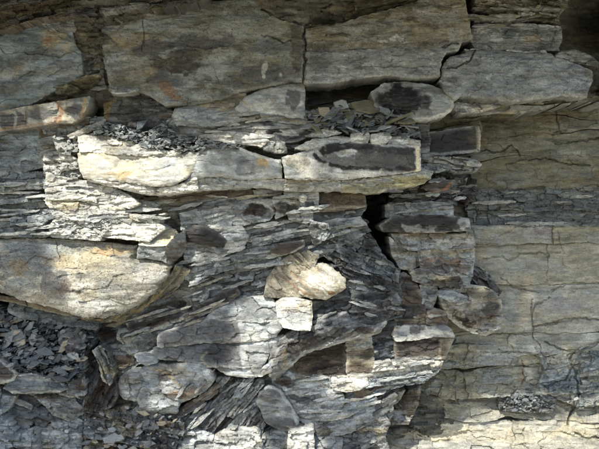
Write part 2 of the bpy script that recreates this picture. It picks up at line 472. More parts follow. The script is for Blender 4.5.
CTRL = [(-260, -260, 1.3), (300, -260, 1.3), (860, -260, 1.3), (0, -70, .84), (300, -70, .86), (600, -70, 1.0), (150, -75, .84), (450, -75, .95), (-200, -80, 1.0), (800, -80, 1.0), (75, -110, .96), (225, -110, .96), (380, -110, 1.12), (530, -110, 1.15), (0, 0, .10), (200, 0, .10), (400, 5, .05), (530, 10, 0), (598, 20, -.25),
        (0, 60, .05), (200, 60, 0), (400, 60, 0), (540, 60, 0), (340, 92, -.12), (400, 128, -.12), (500, 130, -.16), (590, 130, -.16), (0, 150, .1), (150, 150, .18), (300, 150, .18), (240, 150, .2), (200, 120, .12), (500, 190, -.13), (590, 190, -.13),
        (0, 220, .14), (150, 230, .20), (100, 210, .22), (220, 225, .15), (300, 225, .13), (250, 260, .12), (340, 270, .10), (378, 225, -.40), (440, 220, -.10), (520, 260, -.12), (600, 260, -.12), (60, 290, .16), (200, 300, .13), (300, 310, .17), (250, 340, .2), (340, 340, .14), (160, 345, .15), (420, 300, -.10), (520, 340, -.11), (600, 340, -.10),
        (30, 330, .16), (100, 340, .10), (60, 385, .27), (150, 380, .2), (220, 385, .2), (300, 380, .16), (420, 380, -.10), (520, 400, -.09), (600, 400, -.07), (30, 440, .25), (150, 440, .27), (300, 440, .24), (420, 440, -.05), (520, 445, -.05), (600, 445, -.03),
        (-200, 200, .1), (-200, 450, .35), (800, 200, -.2), (800, 450, 0), (0, 600, .6), (300, 600, .5), (600, 600, .25), (-260, 700, .8), (860, 700, .5)]
CA = np.array(CTRL)
def back(x, y):
    num = 0; den = 0
    for cx, cy, d in CTRL:
        ww = 1.0 / (((x - cx) ** 2 + (y - cy) ** 2) ** 1.6 + 60)
        num = num + ww * d; den = den + ww
    r = num / den
    for cx, cy, rx, ry, dep in [(468, 25, 7, 30, .35), (586, 28, 20, 30, .30), (350, 93, 50, 9, .16), (376, 222, 13, 32, .5), (45, 132, 20, 8, .2), (97, 115, 12, 10, .2), (423, 300, 5, 20, .3), (8, 305, 9, 10, .25), (95, 332, 14, 10, .2), (470, 60, 16, 8, .15), (450, 300, 6, 12, .2)]:
        r = r - dep * np.exp(-(((x - cx) / rx) ** 2 + ((y - cy) / ry) ** 2))
    return r
xs = np.concatenate([np.arange(-300, -40, 8.0), np.arange(-40, 640, 1.7), np.arange(640, 900, 8.0)])
ys = np.concatenate([np.arange(-300, -40, 8.0), np.arange(-40, 480, 1.7), np.arange(480, 640, 6.0)])
X, Y = np.meshgrid(xs, ys)
base_s = surf(0, 0, 0, ter=0.045, tl=(60, 12), tn=5, fac=0.02, fs=(24, 9), fb=0.010, edge=0, seed=55)
def base_h(x, y, sd):
    far = sstep(0, 140, np.maximum(np.maximum(-x, x - 600), np.maximum(-y, y - 449)))
    bay = sstep(425, 470, x) * sstep(95, 112, y) * (1 - sstep(600, 640, x))      # smooth bay at the right: the backing lies well behind its slabs
    return back(x, y) - 0.07 * bay + base_s(x, y, sd) * (1 - 0.75 * bay) * (1 + 1.6 * far) + far * 0.10 * fbm(x / 90, y / 30, 5, 3)
rock_face = make_mesh('rock_face', X, Y, np.ones(X.shape), base_h, paint((106, 105, 98), [], 9, 0.2, (118, 114, 100)), 0.5, M_ROUGH, seed=1)
rock_face['kind'] = 'structure'

# ------------------------------------------------------------------ stains of the whole face (mineral films, rust, dark spots), with some painted light and shade
STAINS_AND_LIGHT += [
    # upper left face
    E(52, 38, 14, 8, 'ochre', .75, -10), E(48, 40, 7, 3, 'rust', .6), E(28, 45, 18, 12, 'dblue', .55, -20), E(22, 60, 26, 7, 'dark', .55, -28), E(40, 55, 20, 5, 'dark', .5, -35),
    E(15, 72, 20, 6, 'grey', .5, -20), E(60, 50, 14, 10, 'tan', .5), E(66, 70, 14, 8, 'mid', .5), E(18, 68, 9, 4, 'brown', .6, -60), E(10, 88, 24, 6, 'dark', .5, -10),
    E(40, 80, 25, 4, 'blue', .5, -15), E(62, 64, 18, 3, 'dark', .45, -12), E(10, 50, 14, 10, 'blue', .5), E(55, 82, 20, 3, 'dark', .5, -12), E(70, 48, 8, 6, 'ochre', .4),
    # centre upper wall
    E(140, 42, 28, 9, 'ochre', .45, 3), E(115, 38, 10, 12, 'ochre', .35), E(150, 26, 34, 7, 'blue', .5, -2), E(112, 25, 9, 5, 'blue', .5), E(155, 48, 26, 8, 'dark', .75, -14), E(200, 42, 36, 9, 'dark', .6, -6), E(175, 66, 26, 8, 'dbrown', .65),
    E(185, 55, 20, 5, 'dbrown', .55), E(165, 80, 20, 6, 'dark', .5), E(172, 82, 16, 4, 'dblue', .6), E(224, 57, 15, 8, (140, 143, 143), .55, -8, .3, 9), E(212, 74, 16, 6, (146, 148, 146), .5, -5, .3, 9), E(150, 12, 9, 4, 'light', .7), E(160, 18, 30, 4, 'brown', .4),
    E(130, 62, 14, 9, 'tan', .5), E(125, 75, 16, 8, 'brown', .5), E(150, 72, 12, 4, 'ochre', .4), E(168, 88, 11, 6, 'rust', .5, 35), E(177, 97, 8, 3, 'rust', .45, 20), E(160, 84, 14, 4, 'brown', .4, 10), E(222, 30, 30, 9, 'mid', .5),
    E(250, 60, 10, 38, 'olive', .55), E(240, 25, 12, 20, 'mid', .4), E(275, 28, 22, 10, 'olive', .4), E(285, 10, 26, 9, 'olive', .75), E(270, 48, 24, 8, 'dblue', .4), E(286, 55, 24, 20, 'olive', .4), E(262, 74, 24, 10, 'dark', .7), E(285, 74, 18, 8, 'dark', .5),
    E(265, 68, 3.2, 7, 'light', .8, 15, .3, 2), E(264, 76, 2, 2.4, 'light', .8, 0, .3, 1), E(281, 75, 1.6, 2.4, 'light', .7, 0, .3, 1), E(298, 40, 8, 36, 'dbrown', .45), E(236, 85, 14, 4, 'dark', .6), E(205, 92, 16, 5, 'mid', .5),
    # right upper wall
    E(330, 14, 28, 10, 'ochre', .6), E(380, 10, 40, 7, 'dolive', .6, -8), E(350, 32, 30, 5, 'olive', .5, -5), E(400, 32, 28, 8, 'olive', .45), E(430, 36, 20, 12, 'ochre', .35), E(350, 52, 40, 8, 'mid', .6), E(395, 40, 15, 2.5, 'light', .8, -3, .3), E(345, 66, 10, 2, 'light', .7), E(372, 65, 12, 2.2, 'light', .7, 0, .3),
    E(345, 76, 26, 3.5, 'light', .6, -8), E(350, 28, 18, 2, 'mid', .5), E(320, 60, 12, 16, 'dark', .35), E(455, 36, 6, 12, 'light', .4), E(405, 60, 35, 10, 'mid', .5), E(462, 30, 5, 10, 'ochre', .3),
    E(509, 32, 8, 4, 'dblue', .7), E(533, 38, 12, 5, 'ochre', .6), E(536, 33, 6, 3, 'dark', .4), E(556, 40, 8, 6, 'olive', .5), E(490, 30, 14, 5, 'light', .35), E(500, 5, 40, 5, 'olive', .6), E(560, 12, 20, 10, 'olive', .7),
    E(470, 75, 14, 10, 'grey', .4), E(520, 84, 30, 9, 'mid', .4), E(550, 80, 18, 14, 'grey', .4), E(520, 98, 40, 3, 'olive', .6), E(590, 70, 8, 8, 'olive', .6),
    # right wall, the recessed bay; dark olives at its top paint in the overhang's shade
    E(500, 130, 40, 12, 'dolive', .75), E(560, 118, 30, 9, 'dolive', .5), E(583, 121, 12, 6, 'dark', .6), E(560, 136, 30, 4, 'ochre', .45), E(505, 145, 35, 6, 'olive', .5), E(478, 140, 10, 8, 'ochre', .4),
    E(575, 154, 26, 6, 'light', .45), E(592, 155, 8, 5, 'dark', .5), E(545, 158, 20, 6, 'dark', .5), E(520, 178, 30, 8, 'mid', .7), E(495, 172, 22, 8, 'olive', .6), E(512, 180, 16, 5, 'dark', .4), E(538, 172, 14, 10, 'olive', .6), E(572, 172, 22, 7, 'mid', .6),
    E(510, 190, 40, 2.4, 'tan', .5), E(540, 202, 45, 8, (92, 95, 94), .5), E(572, 208, 30, 6, 'dark', .4), E(508, 212, 12, 5, 'light', .5), E(530, 213, 10, 3, 'light', .4), E(500, 222, 30, 5, (92, 95, 94), .5), E(575, 220, 30, 5, (92, 95, 94), .5), E(485, 205, 10, 8, 'mid', .5),
    E(500, 232, 24, 5, 'tan', .6), E(538, 232, 16, 4, (110, 100, 105), .7), E(530, 245, 24, 6, 'tan', .6), E(575, 236, 20, 8, 'olive', .7), E(565, 230, 14, 5, 'ochre', .4), E(592, 243, 10, 8, 'blue', .5), E(500, 248, 16, 8, 'grey', .5), E(540, 255, 40, 4, 'olive', .4),
    E(500, 262, 22, 7, 'light', .4), E(540, 266, 30, 8, 'grey', .5), E(580, 265, 20, 6, 'tan', .5), E(480, 250, 8, 12, 'ochre', .5), E(487, 240, 8, 8, 'ochre', .4), E(520, 280, 14, 5, 'ochre', .4), E(505, 287, 12, 6, 'tan', .6), E(510, 305, 8, 22, 'mid', .5), E(525, 300, 10, 22, 'ochre', .4),
    E(560, 295, 34, 10, 'grey', .6), E(560, 305, 25, 8, (120, 118, 124), .6), E(535, 297, 6, 4, 'light', .7), E(550, 322, 40, 8, 'tan', .5), E(575, 330, 22, 6, 'light', .5), E(500, 335, 30, 8, 'olive', .5), E(490, 345, 30, 8, 'tan', .5), E(520, 350, 30, 3, 'light', .4),
    E(490, 380, 20, 10, 'mid', .6, -10), E(460, 380, 26, 14, 'olive', .55), E(522, 375, 4, 12, 'rust', .55), E(545, 372, 18, 6, 'mid', .5), E(560, 385, 20, 8, 'dblue', .5), E(585, 390, 18, 10, 'dblue', .4), E(440, 410, 30, 8, 'olive', .5), E(425, 400, 20, 8, 'brown', .5),
    E(500, 405, 24, 6, 'mid', .5), E(590, 360, 16, 8, 'dblue', .6), E(540, 415, 30, 6, 'olive', .4), E(430, 430, 40, 12, 'cream', .5), E(500, 436, 60, 10, 'cream', .5), E(580, 430, 24, 10, 'cream', .6), E(460, 396, 24, 5, 'tan', .6),  # creams along the bottom paint in the strip of sunlight
]
CRACKS += [
    ([(98, 6), (100, 30), (103, 55), (106, 78), (110, 90)], 1.6, .03), ([(143, 20), (144, 35), (142, 50)], .8, .008), ([(304, 0), (304, 30), (305, 60), (304, 82)], 1.6, .03),
    ([(262, 10), (275, 15), (290, 20), (305, 24)], 1.3, .02), ([(262, 36), (275, 38), (284, 43), (292, 40)], .8, .01), ([(326, 34), (350, 34)], 1, .012), ([(306, 27), (320, 25), (334, 24)], 1.6, .03),
    ([(334, 16), (328, 24)], 1.2, .02), ([(443, 46), (452, 43), (458, 44)], 1, .02), ([(380, 67), (410, 67), (437, 67)], .8, .006), ([(447, 68), (458, 66), (470, 60), (476, 50)], 1, .02),
    ([(552, 12), (556, 30), (550, 45)], .8, .008), ([(555, 104), (557, 120), (560, 132), (552, 135)], 1, .012), ([(479, 150), (500, 152), (510, 145), (520, 155)], 1, .015),
    ([(530, 160), (545, 158), (560, 162), (590, 166)], 1.1, .014), ([(555, 144), (575, 142), (599, 138)], 1.2, .015), ([(557, 232), (560, 245), (565, 252)], .7, .006),
    ([(482, 258), (500, 256), (508, 260), (520, 254), (560, 252)], 1, .01), ([(482, 196), (500, 195), (530, 188), (545, 188)], 1.2, .014), ([(495, 210), (510, 205), (530, 203), (540, 200)], 1, .012),
    ([(560, 190), (575, 188), (599, 194)], 1, .01), ([(599, 319), (580, 319), (560, 321), (545, 325), (533, 326)], 1.3, .018), ([(533, 300), (530, 312), (534, 325), (533, 336), (538, 345), (543, 355)], .8, .010), ([(550, 298), (535, 304), (531, 315)], .9, .01),
    ([(545, 342), (560, 349), (580, 351), (599, 342)], 1.2, .016), ([(575, 350), (570, 360), (574, 372)], 1.2, .02), ([(480, 351), (500, 353), (520, 352), (540, 356)], 1, .012), ([(487, 335), (510, 333), (533, 335)], .8, .008),
    ([(480, 370), (510, 367), (540, 366)], .8, .008), ([(522, 360), (524, 378), (520, 388)], .9, .01), ([(576, 372), (578, 395), (572, 410), (568, 425)], 1.6, .03), ([(575, 434), (585, 438), (599, 438)], 1.6, .025),
    ([(530, 384), (550, 386), (565, 380), (572, 368)], 1.2, .018), ([(440, 360), (470, 366), (500, 372)], .8, .008), ([(500, 278), (520, 290), (548, 292), (565, 285)], .9, .01), 
]

# ================================================================== RIGHT BAY: beds of the recessed wall (pieces of the rock face)
RB = dict(lam=.004, th=5, bl=60, name='bedding_slab', edge=.003, ew=1.0, thick=.1, warp=4, rim=.10, core=0, film=.4)
GO = (138, 136, 122)
strata(rock_face, [(470, 104), (610, 108), (610, 190), (470, 196)], -.15, dip=1, sp=26, joint=150, jit=.005, cols=((92, 90, 70), (112, 112, 102), (104, 101, 84)), tl=(60, 9), ter=.004, fac=.004, fs=(22, 9), **RB)  # upper bay colours darkened to hold the overhanging slab's shade
strata(rock_face, [(462, 190), (610, 186), (610, 226), (470, 228)], -.125, dip=2, sp=12, joint=90, jit=.006, cols=((98, 101, 100), (112, 113, 108), (104, 107, 105)), tl=(26, 5), ter=.004, fac=.010, fs=(12, 5), **RB)
strata(rock_face, [(466, 226), (610, 224), (610, 282), (466, 286)], -.105, dip=0, sp=30, joint=90, jit=.003, cols=((146, 142, 127), (136, 137, 131), GO), tl=(60, 12), ter=.004, fac=.003, fs=(30, 14), **RB)
strata(rock_face, [(455, 280), (610, 280), (610, 350), (430, 362)], -.09, dip=1, sp=38, joint=160, jit=.002, cols=((146, 142, 127), (136, 137, 131), (144, 143, 133)), tl=(60, 14), ter=.004, fac=.003, fs=(34, 16), tilt=(0, .0002), **RB)
strata(rock_face, [(430, 345), (610, 342), (610, 392), (400, 402)], -.08, dip=3, sp=26, joint=110, jit=.004, cols=((136, 137, 131), GO, (142, 143, 139)), tl=(30, 7), ter=.004, fac=.009, fs=(14, 8), tilt=(0, .0004), **RB)
strata(rock_face, [(380, 396), (610, 388), (610, 470), (370, 470)], -.05, dip=-2, sp=34, joint=120, jit=.004, cols=((146, 143, 130), (152, 150, 140), (136, 134, 124)), tl=(40, 9), ter=.004, fac=.007, fs=(18, 9), tilt=(0, .0026), **RB)

strata(rock_face, [(534, 346), (560, 350), (610, 338), (610, 404), (580, 410), (560, 400), (536, 386), (545, 370)], -.060, dip=10, sp=10, joint=18, jit=.008, cols=((136, 142, 144), (120, 128, 132), (150, 150, 142)), name='bedding_slab', fac=.012, fs=(11, 7), thick=.1)

# dark thin bedded rock that fills the spaces between the blocks of the centre and the lower left
FL = dict(thick=.12, h=1.0, lam=.016, th=3.0, bl=22, jit=.018)
strata(rock_face, [(120, 300), (200, 262), (300, 262), (400, 268), (404, 330), (396, 392), (300, 384), (200, 384), (96, 350)], .185, dip=13, sp=9, joint=34, cols=('dark', 'mid', 'dark', 'slate'), **FL)
strata(rock_face, [(84, 350), (200, 352), (330, 372), (400, 385), (380, 460), (84, 460)], .215, dip=30, sp=8, joint=26, cols=('dark', 'mid', 'slate', 'brown'), **FL)
strata(rock_face, [(160, 186), (330, 184), (372, 230), (300, 270), (180, 276), (176, 230)], .19, dip=9, sp=7, joint=36, cols=('mid', 'grey', 'slate', 'dark'), **FL)
strata(rock_face, [(40, 118), (110, 116), (290, 100), (310, 112), (430, 118), (430, 160), (40, 160)], .20, dip=4, sp=7, joint=30, cols=('mid', 'dark', 'grey', 'brown'), **FL)
strata(rock_face, [(-20, 384), (84, 384), (84, 460), (-20, 460)], .32, dip=-20, sp=10, joint=24, cols=('dark', 'mid', 'slate', 'dblue'), **FL)

# ================================================================== TOP BAND
o = block('rock_wall_block', [(-30, 36), (0, 34), (20, 26), (40, 22), (54, 30), (72, 28), (74, 44), (81, 54), (82, 74), (74, 81), (58, 86), (52, 92), (30, 104), (0, 112), (-30, 118)], .21, (112, 122, 128), (106, 108, 104), tilt=(.0005, -.0002), bulge=.02, bw=14, ter=.006, fac=.005, fs=(26, 14), lam=.002,
          mat=M_SMOOTH, label='large bluish grey rock face with rust spots in the upper left corner', cat='rock', thick=.2)
top_left_roof = thing('rock_ledge', 30, 10, .3, 'dark overhanging ledge of olive and grey laminae along the top left edge', 'rock ledge')
strata(top_left_roof, [(-30, -30), (215, -30), (205, 4), (170, 9), (120, 11), (100, 14), (72, 20), (40, 19), (20, 24), (0, 34), (-30, 36)], .33, dip=9, sp=7, joint=36, jit=.035, cols=('dark', 'dolive', 'brown', 'mid'), tilt=(0, -.003), thick=.2, ter=.015, fac=.012)
block('rock_layer', [(38, 20), (60, 14), (74, 18), (73, 27), (50, 29)], .27, 'grey', 'mid', parent=top_left_roof, thick=.1, fac=.012)
o = block('recessed_rock', [(71, 17), (98, 14), (101, 60), (108, 88), (92, 90), (78, 78), (82, 60), (74, 42)], .19, 'mid', 'dark', tilt=(-.0005, 0), ter=.01, st=[E(90, 30, 14, 10, 'brown', .5), E(88, 65, 8, 6, 'dark', .6)],
          label='narrow dark recessed panel between the two big upper left rock faces', cat='rock', thick=.15)
block('rock_wedge', [(54, 88), (66, 84), (80, 78), (98, 74), (98, 80), (88, 87), (70, 93), (56, 93)], .235, 'dolive', 'olive', tilt=(0, -.003), label='olive brown wedge under the narrow recessed panel, upper left', cat='rock', thick=.1, fac=.01)
o = block('rock_wall_block', [(100, 12), (130, 9), (170, 8), (215, 2), (260, -2), (303, -8), (304, 40), (305, 81), (290, 81), (262, 86), (240, 91), (222, 98), (195, 104), (165, 105), (150, 95), (130, 88), (111, 88), (104, 60)], .24, (114, 118, 117), (102, 101, 92),
          bulge=.02, bw=8, ter=.008, tl=(70, 16), fac=.003, fs=(30, 16), lam=.002, mat=M_PIT, label='wide grey rock wall with dark and pale patches, top centre left', cat='rock', thick=.25)
upr = thing('rock_wall_block', 385, 75, .25, 'wide grey rock wall with slanting upper edge and stepped right end, top centre', 'rock')
block('rock_layer', [(305, 26), (330, 25), (345, 23), (362, 17), (400, 7), (422, 1), (464, -3), (466, 10), (470, 28), (472, 39), (466, 41), (444, 42), (432, 46), (380, 50), (330, 53), (305, 53)], .25, (112, 112, 106), (106, 101, 84), parent=upr, tilt=(.0001, -.0006), ter=.008, tl=(60, 8), fac=.003, lam=.002, mat=M_PIT, thick=.2)
block('rock_layer', [(305, 52.6), (330, 52.6), (380, 49.6), (432, 45.6), (443, 43), (462, 42), (458, 50), (446, 52), (441, 60), (438, 77), (410, 78), (390, 75), (370, 76), (345, 80), (330, 83), (305, 82)], .262, (114, 116, 115), (124, 126, 125), parent=upr, tilt=(.0001, .0004), ter=.006, tl=(60, 8), fac=.003, lam=.002, mat=M_PIT, thick=.24)
cr = thing('rock_ceiling', 360, 5, .2, 'brown and olive recessed roof layers above the slanting rock wall', 'rock ledge')
strata(cr, [(305, -30), (470, -30), (462, -1), (420, 0), (362, 16), (335, 24), (305, 26)], .20, dip=10, sp=9, joint=40, jit=.02, cols=('olive', 'ochre', 'dolive'), tilt=(0, -.004), thick=.2)
tr = thing('rock_ledge', 520, 12, .16, 'rough flaky dark ledge along the top right edge', 'rock ledge')
strata(tr, [(474, -30), (572, -30), (568, 6), (558, 16), (560, 25), (520, 24), (474, 27)], .17, dip=-5, sp=5, joint=24, jit=.04, cols=('mid', 'olive', 'dark', 'dolive'), tilt=(0, -.002), thick=.2, fac=.014, ter=.014)
o = block('rock_wall_block', [(474, 25), (500, 23), (530, 24), (560, 27), (562, 36), (558, 50), (530, 50), (500, 50), (476, 49), (470, 38)], .19, 'grey', 'mid', tilt=(0, .0004), ter=.012, tl=(40, 4), fac=.006, fs=(10, 4), label='grey block with ochre spot, right of the vertical black gap at the top', cat='rock', thick=.2)
o = block('rock_slab', [(443, 66), (450, 58), (470, 52), (500, 53), (530, 54), (552, 56), (580, 66), (591, 71), (592, 80), (588, 88), (586, 97), (562, 95), (545, 98), (510, 101), (480, 99), (462, 95), (455, 99), (446, 92), (441, 80)], .26, (120, 124, 126), (112, 114, 113), tilt=(0, .0006), bulge=.02, bw=5, ter=.005, tl=(40, 6), fac=.003, dip=-2, lam=.003,
          mat=M_PIT, label='long pale grey slab overhanging the recessed bay, upper right', cat='rock slab', thick=.3)
tl2 = thing('rock_sliver', 530, 55, .2, 'thin splintered layers lying on the long pale upper right slab', 'rock')
strata(tl2, [(462, 49), (500, 50), (545, 51), (556, 56), (550, 59), (500, 56), (468, 54)], .215, dip=-2, sp=3, joint=26, jit=.02, cols=('light', 'mid', 'grey'), thick=.1)
block('rock_sliver', [(553, 57), (562, 52), (575, 50), (590, 56), (598, 62), (596, 66), (580, 63), (565, 60)], .24, 'dark', 'mid', thick=.15, ter=.014, label='dark pointed splinter at the right end of the long upper right slab', cat='rock')
lip = thing('rock_lip', 520, 108, .1, 'olive thin rims on the underside of the long upper right slab', 'rock ledge')
strata(lip, [(456, 97), (480, 99), (510, 102), (545, 98), (610, 97), (610, 103), (560, 104), (530, 113), (500, 118), (470, 116), (455, 108)], .16, dip=3, sp=5, joint=50, jit=.04, cols=('olive', 'dolive', 'mid', 'tan'), tilt=(0, -.004), thick=.3)

# left rusty strip and what lies around it
rs = thing('rusty_bed', 45, 128, .27, 'rust stained rock bed with dark rectangular cells, left edge under the blue face', 'rock')
STRIP = [E(6, 122, 11, 10, 'dark', .85, 0, .3), E(19, 119, 5, 7, 'dark', .75, 0, .3), E(42, 113, 14, 7, 'dark', .75, -8, .35), E(76, 108, 10, 7, 'dark', .8, -8, .35), Ls([(59, 102), (60, 112), (58, 122)], 4.5, 'rust', .65, 5), Ls([(86, 99), (84, 110), (80, 118)], 2.5, 'ochre', .7),
         Ls([(14, 110), (16, 118), (15, 127)], 1.8, 'light', .7), Ls([(26, 108), (27, 126)], 1.5, 'dbrown', .7), Ls([(0, 130), (30, 126), (60, 121)], 2, 'rust', .5), E(63, 100, 9, 3, 'ochre', .7)]
for a, b_ in (([(-30, 118), (0, 112), (26, 107), (26.5, 127), (0, 131), (-30, 136)], 0), ([(26.8, 107), (58, 102), (57, 122), (27, 127)], .01), ([(58, 102), (89, 97), (87, 106), (80, 118), (72, 122), (57, 122)], .004)):
    block('rock_layer', a, .27 + b_, 'mid', 'tan', st=STRIP, parent=rs, mat=M_SMOOTH, tilt=(0, .0006), thick=.2, ter=.004, fac=.003, rough_edge=.9)
block('rock_block', [(104, 102), (114, 92), (130, 91), (148, 96), (162, 104), (172, 106), (171, 114), (160, 124), (150, 132), (140, 138), (120, 130), (106, 124)], .19, 'dark', 'mid', st=[Ls([(105, 118), (106, 108), (114, 96), (128, 92)], 5, 'ochre', .8), E(150, 104, 12, 3, 'light', .5), E(128, 112, 14, 10, 'dbrown', .4)],
      mat=M_ROUGH, tilt=(0, .002), bulge=.03, label='dark speckled block with ochre left rim above the scree pile, upper left', cat='rock', thick=.2)
block('rock_sliver', [(107, 87), (118, 84), (132, 85), (139, 89), (130, 92), (112, 93)], .25, 'light', 'blue', label='small pale flat lens under the long vertical crack, upper left', cat='rock', thick=.12, tilt=(0, .003), ter=.003, mat=M_SMOOTH)
block('rock_plate', [(42, 125), (60, 122), (76, 120), (84, 124), (78, 132), (62, 136), (44, 133)], .20, 'mid', 'grey', label='grey plate just beneath the rusty bed, left', cat='rock', thick=.15, fac=.01)
block('rock_block', [(52, 136), (60, 134), (66, 141), (78, 134), (82, 142), (80, 152), (70, 155), (58, 151)], .25, 'light', 'mid', tilt=(0, .002), fac=.02, fs=(9, 7), label='pale rounded lump wedged left of the main ledge', cat='rock', thick=.15)
block('rock_sliver', [(68, 136), (86, 127), (105, 120), (104, 124), (88, 132), (74, 139)], .26, 'tan', 'mid', label='thin tan splinter leaning up to the right beside the scree pile', cat='rock', thick=.05)
lw = thing('rock_wall_block', 20, 175, .2, 'smooth bluish grey beds in shade at the left edge under the rusty bed', 'rock')
block('rock_layer', [(-30, 136), (0, 132), (30, 128), (46, 129), (50, 140), (51, 151), (0, 152), (-30, 153)], .16, 'blue', 'slate', parent=lw, tilt=(0, .001), ter=.008, mat=M_SMOOTH, thick=.2)
block('rock_layer', [(-30, 153.4), (0, 152.5), (45, 151.5), (46, 165), (25, 172), (0, 176), (-30, 179)], .21, 'grey', 'blue', parent=lw, tilt=(0, .001), ter=.006, thick=.2)
block('rock_block', [(44, 153), (56, 151), (66, 153), (78, 160), (76, 168), (62, 170), (58, 176), (44, 175)], .27, 'pale', 'light', label='squarish pale block at the left end of the main ledge', cat='rock', tilt=(0, .002), fac=.014, fs=(10, 8), thick=.2)
block('rock_block', [(60, 170), (70, 163), (80, 164), (79, 178), (66, 180), (58, 176)], .26, 'light', 'mid', label='small wedge below the squarish pale block', cat='rock', tilt=(0, .002), fac=.02, fs=(8, 6), thick=.2)

# shaded pocket below the top wall, and the beds lying on the main ledge
pk = thing('rock_recess', 350, 100, 0, 'black brown recess above the flake pile, upper centre', 'rock')
strata(pk, [(300, 82), (400, 76), (440, 80), (430, 118), (320, 116), (300, 112)], -.04, dip=4, sp=11, joint=50, jit=.03, cols=('dolive', 'dark', 'brown'), tilt=(0, .003), thick=.1)
block('rock_boulder', [(372, 92), (384, 84), (405, 82), (428, 85), (444, 91), (454, 99), (453, 108), (444, 116), (425, 121), (405, 120), (388, 114), (376, 106)], .24, 'light', 'mid', st=[E(398, 100, 26, 16, 'black', .92, 5, .3), E(422, 104, 9, 9, 'black', .7, 0, .35), E(440, 104, 10, 8, 'grey', .7), E(384, 88, 8, 5, 'light', .6), Ls([(400, 119), (430, 119), (450, 110)], 2, 'pale', .7)],
      mat=M_SMOOTH, bulge=.07, bw=9, ter=.004, fac=.003, tilt=(0, .0012), core=.45, rim=.8, label='dark lens shaped boulder with pale rounded right end, upper centre right', cat='boulder', thick=.25)
block('rock_wedge', [(456, 97), (462, 93), (480, 98), (500, 106), (478, 112), (458, 114), (453, 106)], .18, 'mid', 'light', tilt=(0, .001), fac=.014, label='grey wedge tucked beside the pale end of the lens boulder', cat='rock', thick=.2)
sh = thing('rock_recess', 440, 150, 0, 'shadowed olive beds below the lens boulder', 'rock')
strata(sh, [(418, 118), (450, 114), (480, 112), (482, 132), (420, 136)], .02, dip=6, sp=9, joint=40, jit=.02, cols=('dolive', 'olive', 'brown'), tilt=(0, -.002), thick=.12)
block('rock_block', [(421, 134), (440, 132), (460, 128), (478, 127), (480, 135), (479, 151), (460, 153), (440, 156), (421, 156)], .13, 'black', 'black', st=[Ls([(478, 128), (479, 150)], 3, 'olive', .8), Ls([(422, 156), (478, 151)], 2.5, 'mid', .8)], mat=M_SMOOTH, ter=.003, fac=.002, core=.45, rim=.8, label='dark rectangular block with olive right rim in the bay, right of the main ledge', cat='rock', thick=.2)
ch = thing('rock_plate', 450, 170, .1, 'jagged pale grey splintered plates under the dark rectangular block', 'rock')
strata(ch, [(421, 158), (450, 156), (470, 158), (482, 164), (476, 172), (462, 173), (448, 170), (436, 174), (421, 170)], .15, dip=-8, sp=4.5, joint=24, jit=.03, cols=('light', 'grey', 'mid'), thick=.12, fac=.012)
rub = thing('rock_block', 440, 200, .05, 'broken dark rubble blocks below the right end of the main ledge', 'rock')
strata(rub, [(390, 186), (420, 180), (424, 172), (450, 176), (478, 178), (474, 196), (466, 206), (452, 206), (388, 206)], .03, dip=4, sp=9, joint=17, jit=.035, cols=('dark', 'mid', 'dbrown', 'slate'), thick=.14, fac=.018, fs=(9, 6))
block('rock_lens', [(422, 188), (428, 180), (442, 178), (452, 182), (448, 190), (434, 193)], .12, 'dbrown', 'dark', st=[Ls([(434, 192), (446, 190), (452, 183)], 2.6, (130, 90, 66), .7)], bulge=.03, bw=5, mat=M_SMOOTH, ter=.002, fac=.002, label='small dark oval stone with orange brown rim, right of the main ledge', cat='rock', thick=.1)
mb = thing('rock_block', 420, 217, .1, 'pair of squared grey blocks on top of the dark band, centre right', 'rock')
block('rock_layer', [(386, 205), (410, 203), (411, 216), (386, 217)], .10, 'mid', 'tan', parent=mb, fac=.01, thick=.2)
block('rock_layer', [(411.5, 204), (432, 202), (452, 204), (453, 216), (411.5, 216)], .125, 'grey', 'light', parent=mb, tilt=(0, .001), thick=.2, st=[Ls([(415, 211), (450, 210)], 1.5, 'tan', .7)])
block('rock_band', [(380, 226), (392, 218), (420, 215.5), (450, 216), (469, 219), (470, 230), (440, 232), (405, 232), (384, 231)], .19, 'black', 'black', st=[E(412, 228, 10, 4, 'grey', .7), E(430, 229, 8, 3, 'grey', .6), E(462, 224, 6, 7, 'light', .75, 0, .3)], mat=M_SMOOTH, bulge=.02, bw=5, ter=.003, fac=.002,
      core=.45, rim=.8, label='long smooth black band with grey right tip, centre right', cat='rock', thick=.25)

# ================================================================== MAIN LEDGE
block('rock_block', [(304, 84), (290, 84), (262, 90), (246, 97), (236, 108), (240, 113), (262, 113), (284, 117), (304, 119)], .215, 'light', 'grey', st=[E(293, 100, 9, 8, 'dark', .75), E(273, 101, 3.2, 3, 'tan', .9, 0, .3, 1), Ls([(240, 99), (248, 106), (250, 113)], 1.2, 'ochre', .7), E(262, 106, 16, 6, 'pale', .5)],
      mat=M_SMOOTH, tilt=(0, .0012), bulge=.02, bw=4, ter=.002, fac=.001, lam=0, label='smooth light grey block with a small tan knob, sitting above the layered ledge', cat='rock', thick=.2)
block('rock_lens', [(172, 116), (176, 109), (190, 105), (205, 106), (214, 113), (222, 117), (238, 115), (240, 121), (226, 124), (215, 127), (196, 126), (180, 125), (168, 126)], .235, 'grey', 'light', st=[E(190, 114, 14, 6, 'blue', .5)], mat=M_SMOOTH, tilt=(0, .003), bulge=.03, bw=4, ter=.006,
      label='bluish grey lens with wavy right end, lying under the top wall', cat='rock', thick=.2)
block('rock_wedge', [(178, 106), (200, 103), (225, 98), (246, 93), (244, 100), (236, 108), (240, 114), (222, 117), (212, 110), (196, 105)], .205, 'tan', 'light', tilt=(0, .002), ter=.006, label='tan tapering wedge between the top wall and the smooth block', cat='rock', thick=.2)
